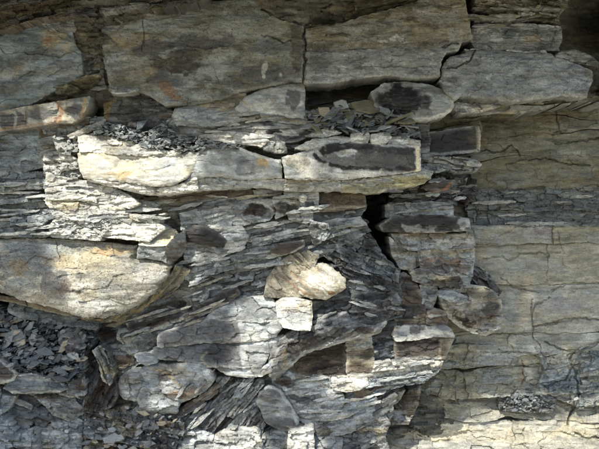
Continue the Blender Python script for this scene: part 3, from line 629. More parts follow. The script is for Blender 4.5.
wv = thing('rock_bed', 280, 128, .22, 'wavy layered bed with a dark curling stripe, below the smooth light grey block', 'rock')
WAV = [Ls([(240, 119), (258, 120), (270, 125), (280, 135), (292, 138), (304, 134), (312, 127)], 4.5, 'dark', .85), Ls([(250, 117), (280, 118), (305, 122)], 2, 'ochre', .5), E(270, 132, 5, 2.5, 'black', .95, 0, .3, 1), E(288, 131, 8, 3.5, 'pale', .7)]
block('rock_layer', [(238, 114), (262, 113), (290, 117), (306, 119), (308, 124), (290, 123), (270, 120), (250, 120), (238, 122)], .245, 'light', 'mid', parent=wv, tilt=(0, .003), thick=.2, st=WAV, fac=.006)
block('rock_layer', [(236, 122), (252, 120), (270, 120.5), (290, 123.5), (312, 124), (315, 130), (308, 137), (295, 141), (280, 142), (262, 138), (245, 130)], .255, 'mid', 'light', parent=wv, tilt=(0, .003), thick=.2, st=WAV, bulge=.02, bw=5)
block('rock_layer', [(170, 127), (196, 127), (216, 128), (240, 122), (252, 128), (262, 136), (240, 134), (215, 136), (190, 138), (168, 134)], .25, 'light', 'grey', parent=wv, tilt=(0, .004), thick=.2, ter=.012, tl=(26, 3))
block('rock_sliver', [(200, 136), (222, 132), (245, 133), (262, 136), (268, 140), (262, 146), (246, 144), (228, 143), (208, 142)], .30, 'white', 'pale', tilt=(0, .003), label='white tongue shaped plate on the ledge, above the ochre spotted block', cat='rock', thick=.1, ter=.008, tl=(20, 3))
block('rock_sliver', [(262, 144), (270, 140), (284, 142), (286, 152), (276, 152), (264, 149)], .31, 'pale', 'light', tilt=(0, .003), label='pale cracked chip at the joint of the main ledge', cat='rock', thick=.1, fac=.012, fs=(8, 5))
block('rock_shelf', [(78, 136), (92, 134), (116, 138), (136, 143), (150, 148), (166, 151), (180, 151), (176, 155), (150, 156), (120, 154), (90, 151), (80, 152)], .33, 'pale', 'white', tilt=(0, .0045), ter=.010, tl=(30, 4), st=[E(150, 145, 9, 5, 'blue', .8), E(158, 150, 8, 3, 'slate', .6)],
      label='sunlit white shelf on top of the left half of the main ledge', cat='rock slab', thick=.2)
block('rock_slab', [(78, 154), (88, 150), (110, 151), (135, 154), (160, 157), (178, 155), (194, 151), (196, 166), (186, 178), (174, 184), (158, 186), (130, 182), (105, 179), (84, 178), (79, 166)], .36, (158, 156, 148), (166, 158, 136), st=[E(96, 164, 12, 6, 'light', .6), E(128, 170, 14, 9, 'cream', .8), E(120, 176, 12, 4, 'ochre', .5), E(172, 170, 14, 9, 'light', .6), E(165, 164, 14, 4, 'mid', .5)],
      tilt=(0, .0016), bulge=.02, bw=8, ter=.004, fac=.002, fs=(24, 12), lam=.001, mat=M_SMOOTH, label='bright left half of the main ledge with cream patches and rounded ends', cat='rock slab', thick=.25)
block('rock_slab', [(196, 153), (206, 149), (222, 147), (240, 148), (260, 156), (274, 160), (281, 160), (281.5, 177), (262, 179), (240, 179), (222, 176), (205, 176), (190, 181), (184, 184), (190, 172)], .35, 'grey', 'mid', st=[E(262, 163, 7, 6, 'ochre', .95, 0, .35), E(262, 168, 10, 6, 'tan', .4), E(210, 165, 14, 8, 'blue', .35), E(245, 168, 12, 7, 'dark', .5), Ls([(240, 149), (262, 157), (278, 161)], 1.8, 'pale', .8), Ls([(280, 162), (281, 177)], 2.5, 'tan', .8), E(240, 160, 6, 5, 'dblue', .5)],
      mat=M_SMOOTH, tilt=(0, .0004), bulge=.02, bw=5, ter=.003, fac=.002, lam=0, label='smooth grey middle block of the main ledge with an ochre spot', cat='rock slab', thick=.25)
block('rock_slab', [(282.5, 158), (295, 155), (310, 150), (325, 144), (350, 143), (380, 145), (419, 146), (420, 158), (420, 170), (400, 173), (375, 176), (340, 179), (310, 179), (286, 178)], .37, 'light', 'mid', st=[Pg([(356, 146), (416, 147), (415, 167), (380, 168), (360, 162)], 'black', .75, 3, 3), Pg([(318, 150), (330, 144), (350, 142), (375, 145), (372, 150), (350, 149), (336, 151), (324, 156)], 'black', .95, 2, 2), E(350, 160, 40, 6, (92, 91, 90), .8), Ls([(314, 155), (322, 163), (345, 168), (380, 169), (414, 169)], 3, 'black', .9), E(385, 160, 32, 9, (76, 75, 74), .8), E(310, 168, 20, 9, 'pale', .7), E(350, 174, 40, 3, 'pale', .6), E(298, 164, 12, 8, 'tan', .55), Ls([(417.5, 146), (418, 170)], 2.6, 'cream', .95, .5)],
      mat=M_PIT, tilt=(0, .0004), bulge=.012, bw=4, ter=.002, fac=.001, lam=0, label='speckled right half of the main ledge, black along its top and pale below', cat='rock slab', thick=.28)
pl = thing('rock_plate', 370, 138, .3, 'row of thin pale plates resting on the speckled right half of the ledge', 'rock')
for i, q in enumerate([[(296, 148), (312, 140), (338, 137), (352, 138), (350, 143), (325, 143.5), (308, 150)], [(352, 134), (368, 133), (371, 137), (366, 143.5), (352, 143)], [(372, 135), (388, 132), (391, 137), (384, 144), (372, 143)], [(391, 137), (409, 136), (411, 143.5), (388, 144.5)], [(411, 140), (420, 141), (420, 146), (411, 145)], [(306, 136), (325, 129), (341, 133), (322, 137)]]):
    block('plate', q, .355 - .01 * (i % 2) - (.04 if i == 5 else 0), 'white' if i in (2, 3, 5) else 'pale', 'light', parent=pl, thick=.12, ter=.010, tl=(18, 3), tilt=(0, .002), h=.6)
lipm = thing('rock_lip', 250, 186, .3, 'thin buff lip running along under the whole main ledge', 'rock')
for i, q in enumerate([[(88, 180), (110, 181), (135, 184), (158, 188), (180, 185), (196, 178), (198, 190), (175, 193), (160, 195), (140, 193), (115, 187)],
                       [(196, 178), (222, 177.5), (262, 180.5), (284, 179.5), (285, 190), (262, 187), (240, 187), (220, 189), (198, 190)],
                       [(285, 180), (310, 180.5), (340, 181), (342, 190), (310, 191), (285, 190.5)], [(342.5, 181), (376, 178), (400, 175), (424, 172), (429, 178), (424, 183), (400, 188), (372, 193), (343, 191)]]):
    block('rock_layer', q, (.36, .325, .33, .34)[i], ('white', 'light', 'light', (150, 146, 118))[i], ('pale', 'grey', 'tan', 'light')[i], parent=lipm, thick=.28, ter=.014, tl=(34, 2.2), tn=5, tilt=(0, -.0015), fac=.006)
block('rock_sliver', [(421, 168), (432, 172), (430, 178), (424, 180), (418, 176)], .25, 'light', 'mid', label='grey chip at the right tip of the buff lip', cat='rock', thick=.1)

# ================================================================== LEFT: beds above the boulder
lb = thing('rock_bed', 20, 235, .2, 'cracked bluish shale beds in shade above the boulder, left edge', 'rock')
strata(lb, [(-30, 179), (0, 176.5), (25, 172.5), (46, 170), (50, 186), (46, 200), (58, 214), (60, 230), (45, 238), (-30, 238)], .30, dip=4, sp=8, joint=26, jit=.022, cols=('blue', 'slate', 'grey', 'mid'), thick=.2, fac=.010, tilt=(0, .0014))
sb = thing('rock_bed', 100, 215, .22, 'sunlit cream beds with stepped edges between the main ledge and the boulder', 'rock')
for q, d, c, c2 in [
    ([(46, 172), (60, 177), (80, 180), (92, 183), (118, 190), (132, 198), (138, 204), (130, 208), (112, 206), (95, 204), (80, 200), (60, 200), (46, 199)], .335, 'pale', 'white'),
    ([(44, 199.5), (60, 200.5), (80, 201), (96, 205), (112, 207), (124, 208), (124, 214), (108, 213), (92, 214), (70, 213), (50, 208)], .35, 'pale', 'cream'),
    ([(50, 208.5), (70, 213.5), (92, 214.5), (108, 213.5), (124, 214), (150, 216), (164, 214), (158, 222), (140, 226), (120, 222), (96, 220), (70, 219), (54, 217)], .365, 'light', 'pale'),
    ([(56, 217), (78, 219), (100, 221), (122, 224), (104, 229), (100, 240), (70, 238), (52, 236), (50, 226)], .36, 'pale', 'light'),
    ([(102, 232), (112, 226), (128, 224), (144, 226), (156, 222), (165, 228), (156, 235), (148, 241), (134, 240), (118, 238), (102, 236)], .39, 'white', 'pale'),
    ([(128, 201), (134, 200), (150, 202), (158, 205), (152, 210), (140, 212), (128, 211)], .29, 'light', 'mid'),
]:
    block('rock_layer', q, d, c, c2, parent=sb, tilt=(0, .0026), ter=.014, tl=(38, 3), tn=5, fac=.009, thick=.2, st=[E(82, 186, 12, 6, (170, 168, 172), .7)])
block('rock_plate', [(28, 217), (38, 216), (46, 220), (40, 225), (28, 226)], .37, 'light', 'grey', label='small pale tongue shaped plate above the shaded left end of the boulder', cat='rock', thick=.05, tilt=(0, .003))
nb_ = thing('rock_block', 150, 262, .3, 'notched block with squared step on the right shoulder of the boulder', 'rock')  # pale top, grey front and darker right side paint in the light
block('rock_layer', [(150, 240), (158, 234), (166, 227), (173, 230), (175, 236), (168, 245), (150, 245.5), (139, 244), (140, 241)], .355, 'pale', 'cream', parent=nb_, tilt=(0, .009), ter=.004, fac=.004, thick=.2)
block('rock_layer', [(140, 245), (152, 246), (168, 246), (166, 254), (168, 263), (160, 260), (148, 258), (137, 258), (138, 250)], .40, 'grey', 'mid', parent=nb_, tilt=(0, -.001), ter=.006, fac=.004, thick=.2)
block('rock_layer', [(168, 246), (176, 235), (184, 232), (186, 246), (180, 256), (168, 264), (166, 254)], .36, 'mid', 'brown', parent=nb_, tilt=(-.008, -.002), ter=.006, thick=.2)
BO = [E(30, 262, 34, 16, 'mid', .6, -5), E(40, 246, 40, 6, 'blue', .5), E(55, 285, 14, 16, (106, 104, 104), .65, 20), E(64, 288, 7, 11, (146, 124, 104), .3, 20, .6, 8), E(85, 262, 30, 10, 'cream', .7), E(110, 272, 24, 14, 'tan', .4), E(95, 306, 24, 8, 'white', .6), E(110, 252, 22, 5, (205, 175, 130), .6), E(20, 268, 12, 8, 'ochre', .4), E(150, 270, 16, 12, 'white', .5),
      E(60, 262, 14, 6, 'ochre', .3), E(84, 302, 5, 2, 'dark', .8), E(110, 285, 14, 8, 'grey', .4), E(20, 285, 20, 6, 'grey', .5), E(40, 298, 20, 5, 'tan', .5)]
block('boulder', [(-30, 239), (0, 239), (45, 239), (70, 240), (100, 242), (125, 246), (136, 246), (136, 258), (148, 260), (160, 262), (170, 266), (166, 276), (152, 292), (138, 304), (124, 312), (105, 317), (88, 318), (72, 313), (50, 306), (30, 302), (14, 296), (0, 292), (-30, 290)], .38, (176, 172, 158), (150, 147, 136), st=BO,
      tilt=(0, .0016), bulge=.10, bw=16, ter=.010, tl=(60, 20), fac=.005, fs=(26, 16), lam=.001, crk=0, mat=M_ROUGH, rough_edge=2.2, var=.2, label='big tan boulder, half sunlit, bulging out at the left', cat='boulder', thick=.35)
CRACKS += [([(116, 300), (119, 285), (122, 276)], 1, .015), ([(128, 246), (128, 258), (124, 268)], 1.8, .03), ([(130, 272), (146, 262)], 1, .012)]
un = thing('rock_lip', 150, 300, .25, 'olive brown folded rims curving up under the right end of the boulder', 'rock')
for i, q in enumerate([[(176, 266), (170, 276), (154, 294), (136, 308), (118, 316), (100, 320), (80, 318), (96, 323), (122, 320), (140, 311), (160, 294), (174, 278), (180, 268)],
                       [(182, 268), (176, 278), (162, 292), (142, 310), (122, 321), (100, 325), (124, 327), (146, 316), (170, 296), (184, 278), (190, 270)],
                       [(80, 314), (60, 309), (40, 304), (20, 299), (0, 296), (-20, 294), (-20, 298), (10, 301), (40, 309), (70, 316)]]):
    block('rock_layer', q, (.27, .23, .27)[i], ('ochre', 'brown', 'tan')[i], ('olive', 'tan', 'brown')[i], parent=un, thick=.2, ter=.010, tl=(30, 3), dip=(40, 40, -12)[i], tilt=(0, -.002))
block('rock_slab', [(10, 300), (24, 302), (42, 308), (70, 316), (98, 322), (96, 330), (70, 326), (44, 322), (22, 318), (8, 312)], .22, 'slate', 'blue', tilt=(0, .003), ter=.008, fac=.008, label='bluish sloping slab just under the boulder, left', cat='rock slab', thick=.2)

# ================================================================== CENTRE BEDS
cb = thing('rock_bed', 230, 200, .12, 'shadowed brownish band tucked under the centre of the main ledge', 'rock')
strata(cb, [(134, 198), (160, 196), (200, 191), (240, 188), (284, 190), (282, 195), (262, 196), (240, 201), (225, 206), (200, 207), (180, 213), (150, 214), (138, 208)], .20, dip=6, sp=6, joint=50, jit=.015, cols=('brown', 'tan', 'mid'), thick=.2, tilt=(0, -.002))
c2 = thing('rock_bed', 270, 215, .15, 'pale grey bed with two dark oval spots, under the centre of the ledge', 'rock')
L2 = [E(257, 211, 14, 6.5, 'dbrown', .85, 0, .3), E(286, 207, 13, 6, 'dbrown', .75, 0, .35), E(312, 206, 6, 4, 'dark', .8), Ls([(240, 208), (250, 202), (264, 203), (273, 210)], 1.4, 'pale', .6)]
for q, d in (([(200, 208), (228, 206), (240, 202), (260, 199), (272, 200), (276, 212), (268, 220), (254, 222), (238, 217), (215, 213), (202, 213)], .235), ([(272.5, 200), (284, 196), (300, 197), (301, 212), (286, 214), (276, 218), (277, 210)], .245), ([(301.5, 199), (318, 198), (319, 211), (302, 213)], .26), ([(284, 190), (302, 191), (318, 193), (318, 198), (300, 198), (284, 195)], .27)):
    block('rock_layer', q, d, 'light', 'grey', parent=c2, st=L2, tilt=(0, .0015), ter=.006, fac=.006, thick=.2)
block('rock_ball', [(300, 196), (303, 194), (306, 196), (306, 200), (303, 202), (300, 200)], .30, 'light', 'grey', label='tiny round knob beside a crack, right of the two dark oval spots', cat='rock', thick=.06, bulge=.02, bw=2, ter=0, fac=0, h=.5, rough_edge=.5)
block('rock_block', [(320, 193), (340, 192), (364, 193), (366, 206), (350, 209), (330, 211), (319, 211)], .22, 'brown', 'dark', tilt=(0, .001), bulge=.02, bw=4, ter=.005, st=[Ls([(320, 210), (364, 206)], 2, 'tan', .7)], label='brown dark block beside the black hollow, under the right half of the ledge', cat='rock', thick=.2)
block('rock_block', [(288, 214), (302, 213), (312, 212), (312, 222), (300, 222), (290, 219)], .25, 'grey', 'light', label='small grey cube under the two dark oval spots', cat='rock', thick=.2, fac=.01)
block('rock_block', [(313, 212), (330, 212), (350, 210), (366, 207), (360, 216), (345, 222), (328, 226), (313, 222)], .18, 'mid', 'slate', label='grey wedge right of the small cube, below the brown block', cat='rock', thick=.2, fac=.012, tilt=(0, .001))
block('rock_lens', [(183, 231), (192, 226), (204, 226), (216, 232), (226, 241), (222, 246), (205, 245), (188, 241)], .27, 'black', 'black', mat=M_SMOOTH, bulge=.03, bw=5, ter=.002, fac=.002, label='black oval lens in the shaded beds right of the boulder', cat='rock', thick=.15, rough_edge=.8)
c3 = thing('rock_bed', 215, 240, .15, 'pale layered bed wrapping round the black oval lens', 'rock')
for q, d in (([(180, 214), (200, 209), (216, 213), (238, 218), (250, 223), (240, 226), (222, 226), (205, 224), (192, 224), (182, 230)], .235), ([(205, 225), (222, 226.5), (241, 226.5), (248, 236), (244, 246), (232, 250), (224, 248), (228, 241), (218, 231)], .25), ([(182, 241), (188, 243), (206, 247), (224, 248), (238, 250), (222, 256), (204, 262), (186, 262), (183, 252)], .245)):
    block('rock_layer', q, d, 'grey', 'light', parent=c3, tilt=(0, .001), ter=.010, tl=(30, 4), thick=.2)
c4 = thing('rock_bed', 280, 240, .15, 'pale grey sloping beds around the dark brown lens, centre', 'rock')
strata(c4, [(240, 226), (256, 223), (276, 219), (290, 220), (312, 223), (330, 227), (345, 224), (350, 232), (326, 240), (310, 250), (290, 262), (262, 268), (238, 268), (210, 276), (190, 286), (184, 276), (200, 263), (228, 255), (246, 246), (248, 236)], .22, dip=14, sp=8, joint=34, jit=.022, cols=('light', 'grey', 'mid', 'slate'), thick=.2, fac=.009, tilt=(0, .0012))
block('rock_lens', [(270, 250), (278, 245), (292, 242), (304, 241), (304, 246), (296, 251), (282, 255), (272, 254)], .275, 'dbrown', 'black', mat=M_SMOOTH, bulge=.015, bw=3, ter=.002, fac=.002, st=[Ls([(270, 254), (285, 256), (304, 247)], 1.6, 'light', .7)], label='slim dark brown lens dipping left in the pale centre beds', cat='rock', thick=.1, rough_edge=.7)
block('rock_block', [(312, 222), (328, 224), (330, 232), (324, 240), (312, 236), (309, 228)], .27, 'light', 'grey', label='pale cracked chunk right above the slim dark brown lens', cat='rock', thick=.2, fac=.016, fs=(8, 7))
c5 = thing('rock_bed', 235, 290, .15, 'grey blocky crumbling beds left of the sunlit knob', 'rock')
strata(c5, [(208, 277), (238, 269), (262, 269), (282, 266), (292, 262), (286, 285), (280, 296), (255, 296), (238, 302), (214, 300), (205, 288)], .19, dip=8, sp=9, joint=17, jit=.025, cols=('grey', 'mid', 'blue', 'slate'), thick=.2, fac=.014, tilt=(0, .001))
c6 = thing('rock_mass', 365, 265, .15, 'gnarled grey mass of splintered shale right of the sunlit knob', 'rock')
strata(c6, [(326, 240), (350, 233), (364, 228), (374, 238), (386, 258), (400, 272), (399, 292), (370, 292), (346, 290), (346, 278), (336, 264), (322, 256)], .20, dip=-24, sp=10, joint=18, jit=.028, cols=('mid', 'grey', 'slate', 'dark'), thick=.2, fac=.018, fs=(11, 7), tilt=(0, .001))
c7 = thing('rock_block', 345, 235, .12, 'dark broken blocks beside the black hollow under the ledge', 'rock')
strata(c7, [(330, 226), (346, 223), (362, 216), (370, 222), (366, 232), (350, 238), (330, 240)], .13, dip=22, sp=7, joint=15, jit=.03, cols=('dark', 'mid', 'dbrown'), thick=.2, fac=.016)
KN = [E(298, 270, 14, 8, 'tan', .6), Ls([(284, 278), (300, 290), (314, 297)], 1.6, (140, 108, 84), .6), Ls([(290, 272), (306, 285), (322, 295)], 1.2, (140, 108, 84), .5), E(331, 293, 4.5, 2.6, (130, 100, 74), .9, 0, .3, 1.5), Ls([(318, 283), (330, 286), (338, 281)], 1.2, 'brown', .5), E(320, 280, 18, 10, 'white', .5)]
kb = thing('rock_mass', 315, 280, .25, 'sunlit cream ridged knob with a blunt snout pointing right, jutting out in the centre', 'rock')
block('rock_layer', [(264, 296), (268, 278), (278, 264), (292, 254), (308, 251), (318, 256), (312, 272), (306, 296), (286, 298)], .26, (126, 120, 106), 'tan', st=KN, parent=kb, dip=-48, tilt=(.001, .001), ter=.006, lam=.012, th=3, bl=20, fac=.006, thick=.2)
block('rock_layer', [(296, 282), (302, 272), (312, 265), (322, 264), (331, 268), (339, 274), (345, 280), (345, 288), (338, 293), (326, 299), (312, 298), (301, 294)], .30, (168, 162, 146), (178, 172, 154), st=KN, parent=kb, bulge=.11, bw=9, ter=.002, fac=.003, fs=(14, 10), dip=-35, lam=.005, th=4, tilt=(.0008, .0022), thick=.2)

# ================================================================== RIGHT CENTRE STACK
block('rock_hollow', [(360, 192), (388, 190), (384, 205), (380, 224), (388, 244), (398, 262), (388, 262), (376, 246), (364, 230), (362, 210)], -.22, 'black', 'dark', label='deep hollow, its shade coloured black, under the right half of the main ledge', cat='hollow', thick=.1, ter=.03, fac=.03, taper=0)  # black stands in for the shade inside the hollow
h1 = thing('rock_block', 430, 270, .1, 'cracked grey and ochre block under the smooth black band, right of the black hollow', 'rock')
HS = [E(418, 236, 24, 4, 'brown', .6), Ls([(395, 234), (430, 234), (450, 233)], 1.5, 'ochre', .7), E(440, 262, 28, 4, 'rust', .4), E(432, 268, 22, 7, 'dark', .8), E(460, 268, 12, 6, 'brown', .6), E(400, 246, 8, 7, 'dark', .5), E(455, 242, 18, 5, 'light', .5), E(445, 284, 24, 7, 'dbrown', .6)]
for q, d in (([(392, 234), (410, 233), (440, 234), (472, 234), (475, 246), (466, 248), (440, 249), (424, 250), (410, 250), (398, 244)], .155), ([(390, 238), (398, 245), (410, 251), (418, 254), (420, 264), (410, 270), (400, 268), (392, 254)], .15), ([(419, 252), (440, 250), (474, 248), (474, 262), (472, 276), (440, 274), (421, 268)], .17), ([(410, 271), (421, 269), (440, 275), (471, 277), (469, 291), (452, 292), (438, 286), (424, 284), (414, 280)], .175)):
    block('rock_layer', q, d, 'grey', 'tan', parent=h1, st=HS, ter=.008, fac=.010, fs=(12, 7), thick=.25)
block('rock_wedge', [(398, 276), (404, 273), (414, 280), (422, 296), (426, 312), (420, 318), (412, 325), (400, 328), (394, 318), (400, 300)], .17, 'brown', 'dark', tilt=(-.001, .001), bulge=.03, bw=6, fac=.008, st=[Ls([(402, 280), (398, 300), (397, 320)], 1.5, 'tan', .7)], core=.45, rim=.8, label='brown upright wedge left of the narrow black cleft, centre right', cat='rock', thick=.25)
block('rock_block', [(420, 286), (430, 283), (437, 288), (436, 300), (432, 308), (424, 309), (422, 298)], .15, 'grey', 'light', fac=.010, label='small grey upright block right of the narrow black cleft', cat='rock', thick=.25)
block('rock_block', [(427, 313), (436, 309), (445, 312), (448, 319), (446, 325), (434, 326), (427, 324)], .19, 'mid', 'brown', st=[Ls([(428, 316), (446, 315)], 1.5, 'light', .6)], bulge=.03, bw=4, label='small rounded banded stone above the pale shelf, centre right', cat='rock', thick=.2)
block('rock_block', [(408, 316), (418, 312), (425, 314), (425, 326), (412, 326), (405, 324)], .175, 'tan', 'brown', label='little brown chunk left of the small rounded banded stone', cat='rock', thick=.2, bulge=.02, bw=4)
tri = block('rock_block', [(440, 296), (450, 291), (468, 286), (484, 287), (494, 292), (500, 300), (502, 314), (500, 328), (486, 335), (474, 333), (460, 327), (450, 318), (443, 306)], .20, 'tan', 'mid', st=[E(490, 309, 10, 7, 'black', .9, -20, .35), E(491, 318, 6, 3, 'rust', .6), E(464, 320, 9, 5, 'dbrown', .8, 20), E(465, 306, 12, 9, 'light', .5), E(490, 328, 16, 4, 'blue', .7), Ls([(452, 320), (470, 331), (488, 334), (500, 327)], 2, 'light', .7)],
      bulge=.06, bw=9, tilt=(0, .001), fac=.010, core=.45, rim=.8, label='rounded tan block with black and rust patch, jutting into the recessed bay', cat='rock', thick=.3)
sp = thing('rock_sliver', 468, 285, .15, 'dark splinters tilted down right above the rounded tan block', 'rock')
strata(sp, [(468, 270), (476, 262), (490, 275), (503, 292), (498, 296), (486, 288), (470, 284)], .10, dip=-40, sp=4.5, joint=22, jit=.03, cols=('dark', 'slate', 'mid'), thick=.15, fac=.014)
block('rock_plate', [(440, 292), (452, 291), (468, 298), (465, 302), (450, 301), (440, 297)], .225, 'slate', 'grey', label='flat bluish plate on top of the rounded tan block', cat='rock', thick=.1, tilt=(0, .002))
block('rock_shelf', [(394, 334), (396, 327), (408, 326), (430, 327), (446, 326), (453, 332), (454, 337), (436, 336), (420, 339), (396, 341)], .24, 'grey', 'pale', st=[E(418, 329, 8, 4, 'dark', .7)], tilt=(0, .003), ter=.006, label='pale grey shelf capping the big brown block, centre right', cat='rock', thick=.25)
block('rock_block', [(395, 341), (420, 339), (436, 336.5), (454, 337), (450, 346), (444, 360), (430, 361), (395, 360)], .22, 'dbrown', 'brown', st=[E(420, 349, 24, 8, 'dark', .5), Ls([(441, 340), (440, 358)], 2, 'tan', .6), E(449, 344, 5, 8, 'tan', .6), Ls([(396, 359), (440, 358)], 2.5, 'light', .7)], tilt=(0, .0005), bulge=.02, bw=4, ter=.005, mat=M_ROCK, core=.45, rim=.8, label='big brown block with dark face, standing above the bluish layers, centre right', cat='rock', thick=.28)
bl = thing('rock_bed', 400, 385, .2, 'bluish white ragged layers at the base of the big brown block', 'rock')
strata(bl, [(374, 362), (396, 361), (444, 361), (440, 370), (434, 376), (424, 383), (408, 386), (390, 390), (374, 392), (356, 396), (344, 400), (346, 388), (362, 380), (373, 376)], .24, dip=9, sp=6.5, joint=36, jit=.02, cols=('light', 'grey', 'blue', 'pale'), thick=.25, fac=.010, ter=.010, tilt=(0, -.0012))
block('rock_block', [(372, 322), (384, 322), (394, 326), (394, 360), (384, 362), (374, 362), (373, 345)], .17, 'dark', 'mid', fac=.014, label='dark rough column between the squared brown block and the pale shelf', cat='rock', thick=.2)
dk = thing('rock_block', 382, 355, .1, 'small dark shards stacked below the dark rough column', 'rock')
strata(dk, [(374, 350), (394, 350), (396, 362), (388, 368), (374, 372)], .20, dip=20, sp=6, joint=12, jit=.02, cols=('dark', 'mid', 'grey'), thick=.15, fac=.014)

# ================================================================== LOWER CENTRE
g4 = block('rock_mass', [(312, 300), (322, 298), (345, 290), (370, 292), (396, 292), (401, 300), (396, 312), (384, 320), (372, 326), (350, 330), (330, 322), (314, 318)], .24, 'dark', 'mid', st=[E(330, 303, 12, 7, 'dark', .6), E(365, 300, 22, 8, 'dark', .5), E(385, 305, 10, 8, 'dbrown', .5), Ls([(330, 300), (345, 296), (370, 303), (390, 298)], 1.3, 'light', .5), E(370, 316, 18, 6, 'dark', .6), Ls([(318, 316), (345, 311), (372, 312), (398, 306)], 1.4, 'light', .6)],
      bulge=.05, bw=7, tilt=(0, .001), dip=14, ter=.012, fac=.014, fs=(14, 8), core=.45, rim=.8, label='dark veined mass right of the sunlit cube', cat='rock', thick=.28)
g3 = block('rock_mass', [(268, 368), (270, 352), (280, 340), (296, 330), (313, 322), (330, 314), (346, 311), (352, 322), (374, 327), (386, 322), (380, 332), (360, 340), (346, 341), (330, 346), (314, 350), (300, 357), (288, 368), (280, 376), (270, 377)], .30, 'dark', 'mid', st=[E(330, 334, 20, 6, 'black', .6, -18), E(300, 346, 16, 8, 'dbrown', .6, -35), Ls([(272, 362), (282, 344), (300, 333), (325, 322), (346, 312)], 2.2, 'light', .6), Ls([(290, 366), (304, 354), (330, 345), (350, 339), (372, 334)], 2.2, 'grey', .8), E(322, 330, 12, 5, 'mid', .5), E(365, 330, 12, 5, 'dbrown', .7), E(284, 360, 5, 10, 'ochre', .35)],
      bulge=.07, bw=8, dip=24, ter=.010, fac=.010, fs=(15, 8), tilt=(0, 0), mat=M_SMOOTH, core=.45, rim=.8, label='dark ridge with pale rims running diagonally below the sunlit cube', cat='rock', thick=.3)
block('rock_cube', [(276, 304), (282, 299), (296, 299), (311, 302), (312, 316), (310, 330), (298, 330), (284, 327), (279, 320)], .36, 'white', 'pale', st=[E(296, 318, 12, 7, 'grey', .45), Ls([(311, 302), (311, 329)], 1.2, 'tan', .7)], tilt=(0, .0022), ter=.004, fac=.005, label='sunlit white cube like block right under the cream knob', cat='rock', thick=.25, rough_edge=1.0)
gl = thing('rock_mass', 250, 345, .25, 'big grey mass whose right half is brightly sunlit, lower centre', 'rock')
GS = [Pg([(140, 318), (237, 318), (240, 345), (243, 370), (204, 374), (140, 366)], 'dark', .7, 3, 3), E(252, 305, 9, 7, 'dark', .6), E(252, 308, 12, 9, 'mid', .6), E(222, 330, 18, 10, 'dark', .5), E(220, 352, 16, 12, 'black', .5), E(245, 350, 4, 14, 'light', .5), E(258, 338, 14, 7, 'white', .6), Ls([(206, 352), (200, 360), (216, 372)], 1.6, 'tan', .7), Ls([(215, 372), (240, 376), (262, 376), (272, 370)], 2.4, 'pale', .8), E(232, 300, 16, 6, 'dark', .5)]  # dark marks on the left paint in the shade beside the sunlit half
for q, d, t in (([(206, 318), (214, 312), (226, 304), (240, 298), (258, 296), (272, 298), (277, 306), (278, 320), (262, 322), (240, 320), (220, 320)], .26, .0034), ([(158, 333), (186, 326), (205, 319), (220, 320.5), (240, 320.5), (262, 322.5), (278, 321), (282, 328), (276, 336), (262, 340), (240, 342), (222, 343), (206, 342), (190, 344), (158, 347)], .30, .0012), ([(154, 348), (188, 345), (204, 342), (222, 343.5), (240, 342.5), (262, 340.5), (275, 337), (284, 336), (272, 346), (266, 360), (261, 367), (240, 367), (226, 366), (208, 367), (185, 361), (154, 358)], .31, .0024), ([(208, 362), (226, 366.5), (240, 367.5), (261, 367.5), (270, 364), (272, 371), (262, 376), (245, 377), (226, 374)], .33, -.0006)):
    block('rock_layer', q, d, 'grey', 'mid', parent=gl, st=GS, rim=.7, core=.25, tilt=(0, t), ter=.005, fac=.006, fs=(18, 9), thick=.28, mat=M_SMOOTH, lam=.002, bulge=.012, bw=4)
F = thing('rock_mass', 170, 320, .22, 'folded dark grey lenses between the boulder and the big sunlit mass', 'rock')
for q, d, c, cc, st in [
    ([(134, 316), (146, 308), (160, 296), (178, 284), (196, 277), (207, 282), (208, 292), (204, 302), (190, 310), (170, 315), (150, 320), (132, 323)], .22, 'mid', 'brown', [E(186, 307, 20, 5, 'black', .75, -5), Ls([(168, 306), (180, 311), (196, 310), (206, 302)], 1.4, 'light', .7), E(185, 290, 12, 6, 'tan', .4)]),
    ([(128, 324), (150, 320.5), (170, 315.5), (190, 311), (206, 303), (222, 294), (236, 286), (238, 294), (226, 303), (208, 312), (190, 318), (170, 322), (150, 328), (130, 331)], .245, 'dark', 'dbrown', [Ls([(150, 328), (180, 320), (208, 312), (236, 294)], 1.4, 'tan', .6)]),
    ([(120, 330), (140, 328), (150, 329), (170, 323), (190, 319), (204, 316), (204, 326), (196, 336), (178, 342), (160, 346), (146, 352), (128, 346), (118, 338)], .25, 'mid', 'slate', [E(168, 326, 10, 6, 'blue', .5), E(186, 330, 14, 4, 'black', .5, -12)]),
    ([(120, 346), (132, 350), (148, 352.5), (162, 346.5), (180, 342.5), (200, 337), (204, 345), (196, 352), (178, 356), (165, 359), (150, 358), (134, 355)], .26, 'grey', 'mid', [Ls([(150, 357), (178, 354), (200, 345)], 1.5, 'tan', .6)]),
    ([(104, 322), (124, 328), (118, 338), (106, 344), (98, 336)], .16, 'dark', 'dbrown', []),
]:
    block('rock_layer', q, d, c, cc, parent=F, st=st, rim=.8, core=.6, grow=1.8, tilt=(0, .001), bulge=.035, bw=6, dip=16, ter=.010, fac=.007, thick=.25)
cf = thing('rock_bed', 240, 285, .12, 'thin shale beds rising right above the folded dark lenses', 'rock')
strata(cf, [(190, 270), (206, 264), (222, 262), (212, 276), (206, 284), (190, 282)], .20, dip=20, sp=5, joint=22, jit=.02, cols=('mid', 'grey', 'dark'), thick=.2)
